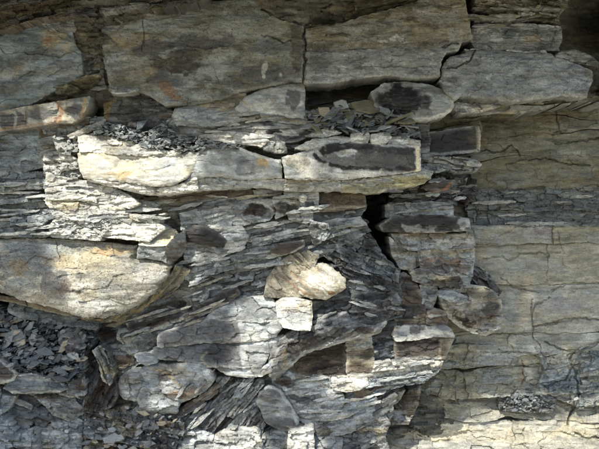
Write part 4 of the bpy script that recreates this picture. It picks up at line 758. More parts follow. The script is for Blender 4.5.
block('rock_block', [(297, 356), (314, 350.5), (330, 347), (344, 342), (346, 356), (346, 374), (330, 376), (312, 376), (296, 374), (286, 370)], .22, 'dbrown', 'brown', tilt=(0, .001), ter=.005, fac=.005, core=.45, rim=.8, label='brown squared block with a crack on its right, under the dark diagonal ridge', cat='rock', thick=.25)
block('rock_block', [(347.5, 352), (360, 350), (373, 348), (374, 362), (373, 376), (360, 378), (347.5, 376)], .24, 'brown', 'tan', st=[Ls([(348, 375), (373, 375)], 3, 'pale', .85)], tilt=(0, .001), ter=.003, fac=.003, core=.45, rim=.8, label='brown squared block with pale foot, standing free right of the crack', cat='rock', thick=.25)
block('rock_block', [(347, 340), (356, 336), (371, 334), (372, 347), (360, 349.5), (347, 351)], .23, 'light', 'tan', st=[E(364, 340, 6, 4, 'cream', .7)], tilt=(0, .003), label='buff chunk capping the free standing squared block', cat='rock', thick=.2)
block('rock_slab', [(332, 378), (346, 377), (366, 378), (368, 384), (358, 390), (346, 392), (333, 389)], .27, 'pale', 'white', tilt=(0, .002), ter=.006, fac=.008, label='small white slab with scalloped edge below the squared brown blocks', cat='rock slab', thick=.2)
sw = thing('rock_mass', 310, 400, .2, 'silvery folded layers swirling under the brown squared blocks, lower centre', 'rock')
for q, d, c, cc, st in [
    ([(272, 377), (288, 371), (300, 375), (330, 377), (331, 386), (318, 388), (300, 388), (284, 392), (274, 386)], .235, 'grey', 'brown', [E(284, 382, 10, 5, 'dbrown', .6), E(310, 382, 12, 4, 'light', .5)]),
    ([(284, 392.5), (300, 388.5), (318, 388.5), (332, 390), (342, 394), (344, 402), (338, 410), (322, 412), (306, 408), (292, 402)], .255, 'grey', 'pale', [E(300, 398, 10, 4, 'dark', .8, 20), E(316, 399, 8, 5, 'dark', .5), E(330, 398, 8, 6, 'white', .5)]),
    ([(292, 403), (306, 408.5), (322, 412.5), (338, 410.5), (346, 403), (362, 397), (374, 394), (376, 400), (362, 408), (348, 416), (330, 420), (308, 418), (296, 414)], .24, 'blue', 'light', []),
    ([(296, 415), (308, 418.5), (330, 420.5), (348, 416.5), (362, 409), (374, 404), (376, 416), (366, 424), (350, 432), (330, 436), (308, 432), (294, 424)], .225, 'grey', 'mid', [E(320, 426, 14, 4, 'dark', .5)]),
]:
    block('rock_layer', q, d, c, cc, parent=sw, st=st, rim=.7, grow=1.6, tilt=(0, .001), bulge=.02, bw=5, dip=12, ter=.014, tl=(30, 3), tn=6, fac=.008, thick=.25)
block('rock_shard', [(257, 402), (260, 392), (268, 386), (280, 390), (290, 404), (298, 420), (300, 432), (280, 430), (266, 422)], .29, 'dark', 'mid', st=[Ls([(259, 394), (268, 387.5), (280, 391), (292, 408), (299, 428)], 2.2, 'grey', .8)], mat=M_SMOOTH, ter=.003, fac=.003, bulge=.015, bw=3, label='dark pointed shard with a pale curved rim, lower centre', cat='rock', thick=.25)
ol = thing('rock_block', 385, 420, .12, 'olive brown angular facets below the bluish white layers', 'rock')
for q, d, c in (([(358, 400), (374, 394), (392, 391), (404, 390), (398, 402), (384, 410), (366, 412)], .15, 'olive'), ([(362, 413), (376, 411.5), (384, 411), (390, 424), (380, 440), (362, 440), (354, 428)], .19, 'tan'), ([(385, 410), (398, 403), (408, 392), (420, 386), (418, 404), (408, 424), (392, 424)], .08, 'brown')):
    block('rock_layer', q, d, c, 'mid', parent=ol, tilt=(.001, .001), bulge=.02, bw=6, fac=.012, thick=.25)
block('rock_block', [(342, 436), (366, 430), (384, 438), (390, 452), (380, 470), (340, 470)], .22, 'mid', 'olive', tilt=(0, .001), label='mid grey block at the bottom edge, below the olive facets', cat='rock', thick=.25, fac=.014)

# ================================================================== LOWER LEFT
block('rock_lens', [(-20, 356), (0, 360), (10, 366), (17, 374), (14, 380), (4, 383), (-20, 386)], .42, 'dark', 'mid', st=[Ls([(-20, 356), (0, 360), (10, 366), (17, 374), (13, 380), (2, 383)], 2, 'light', .85), E(2, 372, 10, 7, 'dbrown', .5)], mat=M_SMOOTH, bulge=.03, bw=5, ter=.002, fac=.002, label='dark rounded stone with pale rim cut by the left edge, below the scree', cat='rock', thick=.15)
block('rock_slab', [(4, 388), (8, 380), (18, 375), (32, 374), (48, 377), (62, 383), (67, 389), (58, 392), (36, 393), (14, 393)], .41, 'dblue', 'mid', st=[Ls([(18, 375), (32, 374), (48, 377), (64, 384)], 1.8, 'pale', .85), Ls([(10, 392.5), (40, 393), (60, 391)], 1.3, 'light', .7)], mat=M_SMOOTH, bulge=.03, bw=5, ter=.004, fac=.003, tilt=(0, .001), label='bluish lens shaped slab with pale rim holding back the scree, lower left', cat='rock slab', thick=.25)
ll = thing('rock_block', 40, 430, .35, 'jumble of angular grey blocks in the bottom left corner', 'rock')
for q, d, c, cc in [([(66, 384), (82, 374), (84, 394), (70, 396), (60, 393)], .36, 'mid', 'brown'), ([(-20, 388), (4, 390), (14, 396), (8, 408), (-4, 416), (-20, 420)], .40, 'blue', 'slate'), ([(14, 396), (34, 396), (48, 408), (50, 420), (36, 430), (20, 432), (8, 420), (8, 408)], .33, 'slate', 'dark'),
                    ([(36, 396), (60, 395), (83, 396), (84, 412), (70, 420), (54, 414), (46, 405)], .34, 'mid', 'brown'), ([(-20, 420), (0, 416), (8, 424), (20, 434), (34, 430), (38, 450), (36, 470), (-20, 470)], .46, 'blue', 'mid'), ([(40, 430), (52, 424), (66, 428), (80, 436), (80, 470), (38, 470)], .42, 'light', 'mid'), ([(50, 416), (66, 420), (82, 414), (84, 430), (70, 432), (54, 425)], .35, 'slate', 'grey'),
                    ([(6, 430), (20, 436), (30, 434), (34, 444), (16, 446), (2, 440)], .49, 'slate', 'blue')]:
    block('rock_chunk', q, d, c, cc, parent=ll, grow=1.8, rim=.7, tilt=(random.uniform(-.002, .002), .003), fac=.016, fs=(16, 11), thick=.25, bulge=.02, bw=6)
block('rock_wedge', [(84, 356), (92, 350), (102, 356), (112, 372), (118, 392), (112, 406), (96, 412), (84, 408), (83, 384)], .30, 'dbrown', 'dark', tilt=(.0, .002), dip=60, ter=.016, tl=(24, 5), fac=.014, label='dark brown scaly wedge in the lower left, right of the scree', cat='rock', thick=.25)
rk = thing('rock_block', 110, 375, .33, 'small pale scaly knots on the dark brown scaly wedge', 'rock')
strata(rk, [(92, 350), (100, 346), (108, 352), (116, 372), (110, 386), (102, 380), (98, 364)], .345, dip=-62, sp=4, joint=10, jit=.015, cols=('mid', 'tan', 'grey', 'dark'), thick=.1, fac=.012, h=.6)
block('rock_block', [(106, 348), (118, 344), (130, 342), (134, 352), (134, 364), (122, 368), (112, 366)], .24, 'mid', 'brown', fac=.010, tilt=(0, .001), label='brown grey block left of the thin pale wedge, lower left centre', cat='rock', thick=.2)
block('rock_wedge', [(135, 355), (144, 353), (156, 358), (157, 362), (146, 365), (138, 362)], .34, 'grey', 'mid', tilt=(0, .004), ter=.003, fac=.003, label='small pale grey wedge lying in the dark gap, lower left centre', cat='rock', thick=.08, mat=M_SMOOTH)
br = thing('rock_mass', 170, 385, .3, 'rounded grey rock with brownish swirls, lower left centre', 'rock')
BS = [E(180, 374, 24, 7, 'tan', .6, 10), E(165, 376, 10, 7, 'dbrown', .5), E(196, 380, 8, 6, 'light', .5), E(185, 392, 20, 4, (150, 120, 96), .5, -15), E(150, 385, 10, 8, 'blue', .5), Ls([(150, 368), (165, 372), (180, 386), (190, 394)], 2, 'ochre', .4)]
for q, d in (([(142, 370), (152, 364), (168, 367), (184, 364), (200, 363), (209, 370), (213, 380), (206, 389), (194, 396), (178, 402), (166, 397), (156, 386), (146, 380)], .34), ([(122, 378), (132, 370), (142, 370.5), (146, 380.5), (144, 392), (136, 400), (124, 398), (118, 388)], .30), ([(145, 384), (156, 387), (166, 398), (178, 403), (176, 412), (160, 412), (142, 408), (138, 400)], .355)):
    block('rock_layer', q, d, 'grey', 'mid', parent=br, st=BS, rim=.6, grow=1.8, bulge=.06, bw=9, fac=.010, fs=(18, 11), ter=.008, tilt=(0, .001), thick=.25, mat=M_ROCK)
block('rock_block', [(152, 360), (170, 357), (196, 358), (206, 364), (188, 366), (168, 366)], .22, 'dark', 'slate', label='dark flat block in the gap above the rounded swirled rock', cat='rock', thick=.2, fac=.014)
dg = thing('rock_band', 205, 398, .3, 'dark brown strip of rock slanting down left beside the swirled rock', 'rock')
strata(dg, [(216, 383), (221, 386), (216, 394), (200, 406), (186, 416), (172, 420), (176, 410), (196, 398)], .33, dip=36, sp=5, joint=30, jit=.012, cols=('dbrown', 'brown', 'dark'), thick=.2)
lm = thing('rock_bed', 225, 410, .3, 'finely cracked grey laminae under the big sunlit mass, lower centre', 'rock')
strata(lm, [(214, 376), (232, 378), (250, 380), (262, 378), (266, 386), (258, 394), (258, 408), (266, 424), (262, 436), (240, 440), (210, 438), (184, 430), (180, 420), (202, 408), (220, 394)], .285, dip=48, sp=8, joint=30, jit=.018, cols=('mid', 'slate', 'dark', 'grey'), thick=.2, fac=.010, ter=.012, tl=(22, 4))
bt = thing('rock_block', 230, 445, .35, 'pale angular blocks along the bottom edge, left of centre', 'rock')
for q, d, c in [([(180, 432), (200, 430), (214, 436), (212, 470), (176, 470)], .37, 'light'), ([(215, 436), (234, 428), (256, 430), (262, 444), (258, 470), (214, 470)], .39, 'pale'), ([(262, 438), (276, 432), (287, 434), (288, 470), (260, 470)], .36, 'mid'), ([(288.5, 432), (300, 428), (313, 430), (314, 452), (312, 470), (289, 470)], .40, 'pale'), ([(315, 438), (330, 438), (342, 440), (340, 470), (315, 470)], .34, 'mid')]:
    block('rock_chunk', q, d, c, 'light', parent=bt, tilt=(0, .003), fac=.014, fs=(14, 9), thick=.25)
vp = thing('rock_block', 70, 340, .28, 'purplish grey round stone half buried in the scree, left', 'rock')
vp_ = block('rock_layer', [(60, 336), (68, 330), (78, 332), (84, 340), (80, 350), (70, 354), (62, 348)], .30, (128, 122, 130), 'mid', parent=vp, bulge=.05, bw=6, thick=.15)

# ================================================================== LOOSE SHALE FLAKES AND CHIPS
def dm(px, py, r=3):
    x, y = int(round(px + 10)), int(round(py + 5))
    s = DM[max(0, y - r):y + r + 1, max(0, x - r):x + r + 1]
    s = s[s > -5]
    return float(np.percentile(s, 70)) if s.size else -0.05

def flake_mesh(i, seed):
    R = random.Random(seed)
    n = R.randint(4, 7); pts = []
    for k in range(n):
        a = 2 * math.pi * (k + R.uniform(-.33, .33)) / n; r = R.uniform(0.55, 1.05)
        pts.append((math.cos(a) * r * 0.5, math.sin(a) * r * 0.5 * R.uniform(.45, .6)))
    V = []; th = R.uniform(.05, .10)
    c = (R.uniform(-.08, .08), R.uniform(-.05, .05))
    for x, y in pts: V.append((x, y, R.uniform(-.02, .02) - th * .25))
    for x, y in pts: V.append((c[0] + (x - c[0]) * R.uniform(.88, .98), c[1] + (y - c[1]) * R.uniform(.85, .97), th * .5 + R.uniform(-.015, .015)))
    V.append((c[0], c[1], th * R.uniform(.45, .7)))
    for x, y in pts: V.append((x * .9, y * .9, -th * .6))
    F = []
    for k in range(n):
        q = (k + 1) % n
        F += [(k, q, n + q, n + k), (n + k, n + q, 2 * n), (2 * n + 1 + q, 2 * n + 1 + k, k)[:3], (2 * n + 1 + q, k, q)]
    F.append(tuple(2 * n + 1 + k for k in reversed(range(n))))
    return V, F
CHIP = {}
def chip_mat(nm, col):
    m = M_CHIP.copy(); m.name = nm
    at = [x for x in m.node_tree.nodes if x.type == 'ATTRIBUTE'][0]
    rgb = m.node_tree.nodes.new('ShaderNodeRGB'); rgb.outputs[0].default_value = (*LP[col], 1)
    for l in list(at.outputs['Color'].links):
        m.node_tree.links.new(rgb.outputs[0], l.to_socket)
    return m
CH = {c: chip_mat('shale_chip_' + c, c) for c in ('dblue', 'slate', 'mid', 'grey', 'light', 'pale', 'ochre', 'olive', 'dark', 'tan', 'white')}
FM = {}
for i in range(10):
    V, F_ = flake_mesh(i, 900 + i)
    for c, m in CH.items():
        me = bpy.data.meshes.new('shale_flake'); me.from_pydata(V, [], F_); me.materials.append(m); me.update(); FM[(i, c)] = me
        NTRI += 0
# thin splinters standing out along the bedding
KEEP = [(204, 236, 26, 12), (288, 248, 20, 8), (258, 210, 16, 9), (286, 207, 14, 8), (316, 280, 34, 26), (295, 315, 20, 18), (343, 201, 25, 11), (276, 410, 20, 24), (300, 98, 40, 18), (344, 360, 34, 18), (424, 224, 48, 11), (430, 347, 34, 14), (350, 385, 22, 10)]
def splinters(n, poly, dip, ln, hh, cols, seed, off=.010):
    R = random.Random(seed); P = np.array(poly, float); k = 0
    while k < n:
        px = R.uniform(P[:, 0].min(), P[:, 0].max()); py = R.uniform(P[:, 1].min(), P[:, 1].max())
        if poly_sd(np.array([[px]]), np.array([[py]]), poly)[0, 0] < 0: continue
        if any(abs(px - a) < c + 6 and abs(py - b) < d for a, b, c, d in KEEP): continue
        k += 1
        L_ = R.uniform(*ln) / 2; H_ = R.uniform(*hh) / 2; a = -math.radians(dip + R.gauss(0, 4)); q = []
        m = R.randint(4, 6)
        top = [(-L_ + 2 * L_ * i / m + R.uniform(-.2, .2) * L_ / m, -H_ * R.uniform(.4, 1.2) * (0.25 if i in (0, m) else 1)) for i in range(m + 1)]
        bot = [(x + R.uniform(-.3, .3) * L_ / m, H_ * R.uniform(.3, 1.2) * (0.25 if i in (0, m) else 1)) for i, (x, y) in enumerate(top)]
        for x, y in top + bot[::-1]: q.append((px + x * math.cos(a) - y * math.sin(a), py + x * math.sin(a) + y * math.cos(a)))
        block('rock_splinter', q, dm(px, py, 2) + off * .5 + R.uniform(0, .008), R.choice(cols), R.choice(cols), parent=rock_face, thick=.05, h=.7, rough_edge=1.0, grow=.2, rim=.6,
              ter=.004, fac=.003, lam=.003, dip=dip, tilt=(R.uniform(-.0004, .0004), R.uniform(-.001, .003)), edge=.003, film=.7)
splinters(22, [(182, 196), (320, 194), (350, 228), (290, 262), (200, 284), (186, 262)], 9, (18, 54), (2, 4.5), ('grey', 'light', 'mid', 'slate'), 71)
splinters(20, [(0, 176), (60, 172), (160, 196), (160, 230), (40, 236), (0, 236)], 3, (16, 46), (2, 4.5), ('light', 'pale', 'grey'), 72)
splinters(14, [(120, 322), (200, 280), (300, 268), (240, 300), (204, 316), (140, 356)], 20, (18, 46), (2, 4), ('mid', 'dark', 'slate', 'tan'), 73)
splinters(11, [(176, 380), (262, 380), (262, 432), (184, 430)], 42, (16, 36), (2, 4), ('mid', 'dark', 'slate'), 74)
splinters(14, [(176, 108), (300, 116), (304, 140), (170, 146)], 3, (18, 46), (2, 4), ('light', 'grey', 'pale', 'mid'), 75)
splinters(11, [(282, 380), (440, 362), (420, 388), (350, 410), (300, 420)], 9, (18, 46), (2, 4), ('grey', 'light', 'blue'), 76)
splinters(8, [(330, 240), (366, 230), (396, 272), (396, 320), (340, 330)], -10, (12, 30), (2, 4.5), ('mid', 'dark', 'grey'), 77)
splinters(18, [(476, 6), (560, 6), (556, 26), (478, 26)], -3, (14, 36), (1.6, 3.4), ('mid', 'grey', 'olive'), 78)
splinters(12, [(482, 190), (598, 188), (598, 224), (482, 226)], 2, (16, 44), (1.8, 3.6), ((118, 122, 122), (134, 136, 132), (104, 108, 106)), 79, .004)
splinters(16, [(395, 180), (470, 176), (468, 214), (395, 214)], 3, (10, 26), (2, 5), ('dark', 'mid', 'grey'), 80)
SHADE = dict(dblue='dark blue grey', slate='slate grey', mid='mid grey', grey='light grey', light='pale grey', pale='whitish', ochre='ochre', olive='olive', dark='blackish', tan='tan', white='white')
def flakes(n, poly, sz, cols, label, group, name='shale_flake', lie=0.6, seed=1, off=0.006, ang=0, asp=1.0, pile=0.0, cat='stone chip', loc_each=None, joined=False):
    """single flakes as things; or (joined) the many too small to count, as one heap"""
    R = random.Random(seed); P = np.array(poly, float); k = 0; tries = 0; JV = []; JF = []; JM = []
    mats = {c: i for i, c in enumerate(cols)}
    while k < n and tries < n * 60:
        tries += 1
        if loc_each:
            px, py = loc_each[k][0], loc_each[k][1]
        else:
            px = R.uniform(P[:, 0].min(), P[:, 0].max()); py = R.uniform(P[:, 1].min(), P[:, 1].max())
            if poly_sd(np.array([[px]]), np.array([[py]]), poly)[0, 0] < 0: continue
        s = sz[0] + (sz[1] - sz[0]) * R.random() ** 2.2
        if loc_each: s = loc_each[k][2]
        c = R.choice(cols); D = dm(px, py) + off + R.uniform(0, pile)
        me = FM[(R.randrange(10), c)]
        loc = Vector(world(np.array(px), np.array(py), np.array(D)))
        # flakes lie roughly flat, tipped towards the viewer so that some show their faces
        tip = math.radians(abs(R.gauss(90 * (1 - lie), 20)))
        rot = (Matrix.Rotation(math.radians(R.gauss(ang, 22)), 3, 'Y') @ Matrix.Rotation(tip, 3, 'X') @ Matrix.Rotation(R.uniform(-.7, .7), 3, 'Z'))
        m = s * S * 1.15
        scl = Vector((m, m * asp * R.uniform(.8, 1.2), m * R.uniform(.6, 1.1)))
        k += 1
        if joined:
            T = Matrix.Translation(loc) @ rot.to_4x4() @ Matrix.Diagonal((*scl, 1)); o0 = len(JV)
            JV += [T @ v.co for v in me.vertices]; JF += [tuple(o0 + i for i in p.vertices) for p in me.polygons]; JM += [mats[c]] * len(me.polygons)
            continue
        o = bpy.data.objects.new(name, me); COL.objects.link(o)
        o.location = loc; o.rotation_euler = rot.to_euler(); o.scale = scl
        o['category'] = cat; o['group'] = group
        if loc_each: o['label'] = label
        else:
            fx = (px - P[:, 0].min()) / (P[:, 0].max() - P[:, 0].min()); fy = (py - P[:, 1].min()) / (P[:, 1].max() - P[:, 1].min())
            o['label'] = '%s %s flake %s, its %s%s' % ('bigger' if s > (sz[0] + sz[1]) / 2 else 'small', SHADE[c], label, ('upper ', '', 'lower ')[min(2, int(fy * 3))], ('left', 'middle', 'right')[min(2, int(fx * 3))])
    if joined:
        me = bpy.data.meshes.new(name); me.from_pydata(JV, [], JF)
        for c in cols: me.materials.append(CH[c])
        me.polygons.foreach_set('material_index', np.array(JM, dtype=np.int32)); me.update()
        o = bpy.data.objects.new(name, me); COL.objects.link(o)
        o['kind'] = 'stuff'; o['label'] = label; o['category'] = 'scree'

# beds of fine scree under the loose flakes
def scree(name, poly, D, tilt, col, label):
    o = block(name, poly, D, col, 'mid', tilt=tilt, ter=.02, tl=(9, 4), tn=6, fac=.03 if D > 0 else .012, fs=(5, 3.2), fb=.012, thick=.15, mat=M_ROUGH, var=.3)
    o['kind'] = 'stuff'; o['label'] = label; o['category'] = 'scree'
scree('scree', [(-30, 306), (4, 308), (22, 318), (44, 322), (70, 326), (94, 330), (92, 344), (84, 356), (84, 374), (66, 384), (48, 377), (32, 374), (16, 374), (0, 360), (-30, 356)], .285, (-.0003, .0034), 'slate', 'slope of fine dark shale scree under the boulder, left')
scree('scree', [(104, 124), (120, 126), (140, 136), (158, 126), (171, 117), (176, 124), (172, 140), (162, 150), (148, 147), (134, 142), (116, 137), (94, 134), (96, 130)], .25, (0, .004), 'slate', 'heap of fine grey shale chips behind the white shelf, upper left')
scree('scree', [(160, 140), (176, 136), (200, 137), (226, 143), (244, 146), (232, 150), (206, 148), (188, 150), (172, 150), (160, 144)], .30, (0, .003), 'mid', 'fine grey chips on the ledge, left of the white tongue shaped plate')
scree('scree', [(306, 112), (330, 106), (360, 104), (385, 110), (410, 120), (420, 128), (420, 142), (390, 137), (352, 134), (325, 129), (306, 134)], .22, (0, .004), 'olive', 'shale rubble bed on top of the right half of the ledge')
rb = thing('rubble_bank', 130, 440, .36, 'bank of small broken blocks along the bottom edge, left', 'rubble')
strata(rb, [(84, 412), (112, 406), (140, 408), (178, 412), (184, 432), (176, 466), (82, 466)], .345, dip=-14, sp=9, joint=15, jit=.035, cols=('mid', 'brown', 'dark', 'tan', 'slate'), name='rock_chunk', fac=.016, fs=(9, 7), tilt=(0, .002), thick=.15)
scree('scree', [(500, 392), (520, 388), (536, 388), (556, 400), (552, 412), (524, 412), (500, 410)], -.062, (0, .001), 'mid', 'crumbled grey shale debris in the lower right of the recessed wall')
#('scree', [(527, 372), (560, 386), (574, 376), (584, 392), (574, 418), (540, 414), (500, 408), (516, 396)], -.055, (0, .001), 'mid', 'crumbled grey shale debris in the lower right of the recessed wall')

SL = [(-10, 312), (20, 319), (50, 324), (80, 329), (92, 338), (84, 352), (83, 370), (66, 380), (48, 374), (26, 372), (14, 370), (0, 358), (-10, 355)]
HP = [(104, 122), (122, 124), (140, 134), (160, 124), (172, 117), (176, 128), (172, 140), (162, 149), (146, 146), (132, 141), (116, 136), (92, 134)]
MD = [(158, 141), (176, 137), (200, 138), (224, 143), (240, 146), (230, 149), (206, 149), (188, 151), (172, 151)]
RL = [(308, 114), (330, 107), (360, 105), (385, 110), (410, 121), (418, 130), (416, 138), (390, 134), (355, 132), (325, 128), (308, 132)]
SU = [(52, 220), (70, 218), (96, 220), (120, 223), (104, 232), (100, 238), (70, 237), (54, 232)]
BL = [(88, 414), (112, 410), (140, 412), (178, 416), (180, 432), (174, 452), (84, 452)]
DB = [(502, 394), (520, 389), (536, 389), (554, 401), (550, 410), (524, 411), (503, 409)]
flakes(420, SL, (3, 10), ('dblue', 'slate', 'mid', 'dark'), 'countless small dark shale chips of the slope under the boulder', None, 'shale_chips', lie=.5, seed=31, ang=-15, pile=.02, joined=True)
flakes(420, HP, (2.5, 6), ('slate', 'dblue', 'mid', 'grey'), 'countless small shale chips heaped behind the white shelf', None, 'shale_chips', lie=.55, seed=32, pile=.02, joined=True)
flakes(260, MD, (2.5, 6), ('slate', 'mid', 'grey', 'dark'), 'countless tiny chips strewn above the middle block of the ledge', None, 'shale_chips', lie=.55, seed=33, pile=.012, joined=True)
flakes(260, RL, (4, 11), ('olive', 'slate', 'mid', 'dark'), 'small chips between the larger flakes on the right half of the ledge', None, 'shale_chips', lie=.65, seed=34, ang=-6, pile=.03, joined=True)
flakes(160, SU, (2.5, 6), ('white', 'pale', 'light', 'grey'), 'tiny sunlit chips on the cream beds above the boulder', None, 'shale_chips', lie=.6, seed=35, pile=.01, joined=True)
flakes(90, BL, (3, 9), ('mid', 'tan', 'slate', 'dark'), 'small rubble along the bottom edge, left', None, 'shale_chips', lie=.45, seed=36, pile=.03, joined=True)
flakes(60, DB, (2, 5), ('slate', 'mid', 'mid'), 'fine crumbled chips in the lower right of the recessed wall', None, 'shale_chips', lie=.45, seed=37, pile=.008, joined=True)
flakes(95, SL, (9, 18), ('dblue', 'slate', 'mid', 'dark', 'slate', 'dark', 'tan', 'dark', 'mid'), 'on the dark scree slope under the boulder', 'loose shale flakes on the scree slope', lie=.5, seed=3, ang=-15, pile=.035)
flakes(30, HP, (7, 11), ('slate', 'dblue', 'mid', 'grey'), 'in the heap behind the white shelf', 'flakes heaped behind the white shelf', lie=.5, seed=4, pile=.025)
flakes(1, [], (20, 20), ('dblue',), 'large bluish flat flake lying in the heap behind the white shelf', 'single larger flakes', lie=.4, seed=5, loc_each=[(143, 124, 17)], off=.03)
flakes(25, MD, (6, 9), ('slate', 'mid', 'grey'), 'strewn above the middle block of the ledge', 'flakes above the middle block of the ledge', lie=.6, seed=6, pile=.014)
flakes(70, RL, (10, 26), ('olive', 'slate', 'mid', 'mid', 'grey', 'slate', 'dark'), 'on the right half of the ledge', 'flakes lying on the right half of the ledge', lie=.7, seed=7, ang=-6, pile=.035)
flakes(22, SU, (6, 12), ('white', 'pale', 'light'), 'on the sunlit beds above the boulder', 'chips on the sunlit beds above the boulder', lie=.6, seed=8, pile=.012)
flakes(16, BL, (9, 20), ('mid', 'tan', 'mid', 'slate', 'dark'), 'in the rubble along the bottom edge', 'fragments along the bottom edge, left', lie=.4, seed=9, pile=.04)
flakes(8, DB, (6, 8), ('slate', 'mid'), 'in the crumbled debris, lower right', 'fragments in the crumbled debris, lower right', lie=.4, seed=10, pile=.008)
for px, py, s, c, lab in [(526, 400, 8, 'slate', 'slate grey chip in the middle of the crumbled debris, lower right'), (557, 406, 7, 'mid', 'mid grey chip at the lower rim of the crumbled debris, lower right'), (576, 399, 9, 'grey', 'light grey chip beside the long crack, lower right'), (516, 401, 6, 'grey', 'light grey chip left of the slate grey chip, lower right'),
                          (342, 105, 18, 'grey', 'light grey flat flake leaning at the back of the flake pile'), (326, 113, 20, 'tan', 'tan flake at the left of the flake pile'), (368, 107, 34, 'olive', 'large olive flat flake at the top of the flake pile'), (400, 118, 32, 'olive', 'long dark olive flake tilting down at the right end of the pile'), (348, 122, 22, 'slate', 'bluish grey flake in the middle of the flake pile'), (385, 127, 16, 'light', 'pale curved flake near the right end of the pile'), (318, 130, 18, 'olive', 'olive flake above the thin pale plates, left end of the pile'),
                          (31, 360, 20, 'dblue', 'large blue grey flake in the lower part of the scree slope'), (62, 372, 18, 'slate', 'bluish flake above the right end of the rimmed slab, lower left'), (74, 356, 14, 'light', 'pale thin flake at the right edge of the scree slope'), (45, 352, 20, 'slate', 'grey flake in the middle of the scree slope'), (16, 336, 24, 'slate', 'broad slate flake in the upper part of the scree slope'), (62, 214, 10, 'pale', 'pale chip at the shadow edge on the sunlit beds')]:
    flakes(1, [], (1, 1), (c,), lab, 'single larger flakes', lie=.5, seed=int(px * 7 + py), loc_each=[(px, py, s)], off=.035)

# ================================================================== THE TREE that shades the face (stands outside the picture, up and to the left behind the camera)
def leaf_material():
    m = bpy.data.materials.new('leaf'); m.use_nodes = True
    n = m.node_tree.nodes; L = m.node_tree.links; b = n['Principled BSDF']
    t = n.new('ShaderNodeTexNoise'); t.inputs['Scale'].default_value = 9
    r = n.new('ShaderNodeValToRGB'); r.color_ramp.elements[0].color = (.035, .07, .015, 1); r.color_ramp.elements[1].color = (.08, .13, .03, 1)
    L.new(t.outputs['Fac'], r.inputs[0]); L.new(r.outputs[0], b.inputs['Base Color']); b.inputs['Roughness'].default_value = .55
    return m
LIT = [
    ([(43, 140), (60, 128), (90, 126), (186, 126), (196, 150), (192, 205), (188, 262), (150, 322), (92, 326), (74, 304), (78, 276), (52, 246), (42, 226)], .36),
    ([(262, 293), (290, 292), (302, 268), (314, 260), (338, 262), (348, 284), (340, 302), (316, 306), (315, 334), (290, 338), (264, 377), (238, 377), (237, 318), (246, 302)], .36),
    ([(196, 428), (256, 426), (262, 470), (190, 470)], .38), ([(292, 430), (314, 428), (316, 460), (290, 460)], .40), ([(330, 378), (346, 374), (362, 374), (362, 384), (346, 390), (330, 388)], .26),
    ([(150, 398), (176, 392), (182, 404), (160, 412)], .36),
    ([(384, 428), (420, 417), (470, 420), (530, 417), (560, 420), (580, 410), (620, 416), (620, 480), (370, 480)], -.05),
    ([(236, 134), (262, 134), (262, 144), (240, 144)], .3),
]
PARTIAL = [([(186, 142), (284, 146), (284, 184), (330, 196), (330, 250), (260, 262), (190, 262), (186, 200)], .36), ([(285, 148), (424, 146), (426, 186), (290, 192)], .45), ([(236, 84), (304, 84), (304, 118), (240, 120)], .4),
           ([(330, 355), (446, 355), (440, 388), (330, 400)], .5), ([(440, 290), (600, 280), (620, 420), (380, 420), (400, 360)], .5), ([(120, 362), (215, 362), (215, 405), (120, 405)], .5), ([(400, 200), (470, 200), (470, 290), (400, 290)], .6)]
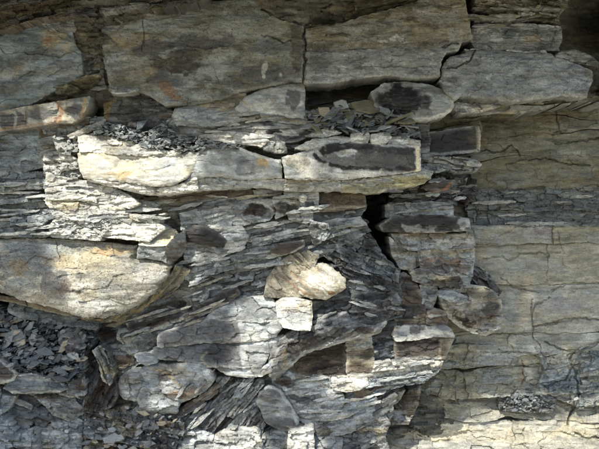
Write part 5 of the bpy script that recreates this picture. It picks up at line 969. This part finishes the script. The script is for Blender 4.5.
def leaves():
    R = np.random.default_rng(5)
    n = 62000
    px = R.uniform(-190, 760, n); py = R.uniform(-240, 610, n)
    t = 3.5 + 1.3 * R.random(n)
    size = R.uniform(.045, .085, n)
    # openings: carry every sunlit spot from its own depth along the sun's direction to a common upright plane (depth 0.3)
    H, Wd, O = 1100, 1200, 300
    om = np.zeros((H, Wd), bool)
    gx_, gy_ = np.meshgrid(np.arange(0, 600.0, 1), np.arange(0, 450.0, 1))
    lit = np.zeros(gx_.shape, bool)
    for poly, D in LIT: lit |= poly_sd(gx_, gy_, poly) > 0
    dmap = DM[5:455, 10:610]; dmap = np.where(dmap < -5, -.05, dmap)
    lx, ly, ld = gx_[lit], gy_[lit], dmap[lit]
    Pw = world(lx, ly, ld)
    k = (-0.3 - Pw[:, 1]) / SUN.y
    Q = Pw + np.array(SUN) * k[:, None]
    sc_ = S * (CD - .3) / CD
    qx = Q[:, 0] / sc_ + 299.5; qy = 224.5 - (Q[:, 2] - ZC) / sc_
    ix = np.clip(np.round(qx + O).astype(int), 0, Wd - 1); iy = np.clip(np.round(qy + O).astype(int), 0, H - 1)
    om[iy, ix] = True
    def dil(m, r):
        for _ in range(r):
            q = m.copy(); q[1:] |= m[:-1]; q[:-1] |= m[1:]; q[:, 1:] |= m[:, :-1]; q[:, :-1] |= m[:, 1:]; m = q
        return m
    def ero(m, r): return ~dil(~m, r)
    om = ero(dil(om, 5), 2)
    D1, D2 = dil(om, 5), dil(om, 9)
    lx_ = np.clip(np.round(px + O).astype(int), 0, Wd - 1); ly_ = np.clip(np.round(py + O).astype(int), 0, H - 1)
    keep = np.where(size < .06, ~D1[ly_, lx_], ~D2[ly_, lx_])
    pm = np.ones((H, Wd))
    for poly, pr in PARTIAL:
        q_ = poly_sd(gx_, gy_, poly) > 0
        Pw = world(gx_[q_], gy_[q_], dmap[q_]); k = (-0.3 - Pw[:, 1]) / SUN.y; Q = Pw + np.array(SUN) * k[:, None]
        a_ = np.clip(np.round(Q[:, 0] / sc_ + 299.5 + O).astype(int), 0, Wd - 1); b_ = np.clip(np.round(224.5 - (Q[:, 2] - ZC) / sc_ + O).astype(int), 0, H - 1)
        mm = np.zeros((H, Wd), bool); mm[b_, a_] = True; mm = ero(dil(mm, 5), 3); pm[mm] = np.minimum(pm[mm], pr)
    keep &= R.random(n) < pm[ly_, lx_]
    # thin the crown a little away from the middle
    keep &= R.random(n) < 0.93
    Dm = np.full(n, .30)
    P = world(px, py, Dm) + np.array(SUN) * t[:, None]
    P = P[keep]; size = size[keep]; n = len(P)
    a = R.normal(size=(n, 3)); a += np.array(SUN) * 0; a /= np.linalg.norm(a, axis=1)[:, None]
    nrm = R.normal(size=(n, 3)) * .55 + np.array(SUN); nrm /= np.linalg.norm(nrm, axis=1)[:, None]
    u = np.cross(nrm, a); u /= np.linalg.norm(u, axis=1)[:, None]; v = np.cross(nrm, u)
    s = size[:, None] * .5
    V = np.stack([P - u * s, P - v * s * .62 + nrm * s * .15, P + u * s, P + v * s * .62 + nrm * s * .15], 1).reshape(-1, 3)
    me = bpy.data.meshes.new('crown'); me.vertices.add(4 * n); me.vertices.foreach_set('co', V.astype(np.float32).ravel())
    me.loops.add(4 * n); me.loops.foreach_set('vertex_index', np.arange(4 * n, dtype=np.int32))
    me.polygons.add(n); me.polygons.foreach_set('loop_start', np.arange(0, 4 * n, 4, dtype=np.int32)); me.update(calc_edges=True)
    me.materials.append(leaf_material())
    o = bpy.data.objects.new('crown', me); COL.objects.link(o); return o
def limb(name, pts, mat, parent):
    V = []; F = []; k = 9
    for i, (x, y, z, r) in enumerate(pts):
        for j in range(k):
            a = 2 * math.pi * j / k; rr = r * (1 + .12 * math.sin(3 * a + i))
            V.append((x + rr * math.cos(a), y + rr * math.sin(a), z + (0.3 * rr * math.sin(a))))
    for i in range(len(pts) - 1):
        for j in range(k):
            F.append((i * k + j, i * k + (j + 1) % k, (i + 1) * k + (j + 1) % k, (i + 1) * k + j))
    o = pydata(name, V, F, mat); o.parent = parent; o.location = -parent.location
    for p in o.data.polygons: p.use_smooth = True
    return o
tree = bpy.data.objects.new('tree', None); COL.objects.link(tree); tree.location = (-4.6, -4.6, 0)
tree['label'] = 'leafy tree outside the picture whose crown shades the rock face'; tree['category'] = 'tree'
bk = simple_mat('bark', (96, 84, 70), .9, 14)
crown = leaves(); crown.parent = tree; crown.location = -tree.location; crown['kind'] = 'stuff'
limb('trunk', [(-4.6, -4.6, -.1, .26), (-4.55, -4.5, 1.2, .20), (-4.35, -4.3, 2.6, .17), (-4.0, -4.0, 3.8, .14), (-3.4, -3.4, 4.9, .10), (-2.8, -2.9, 5.6, .05)], bk, tree)
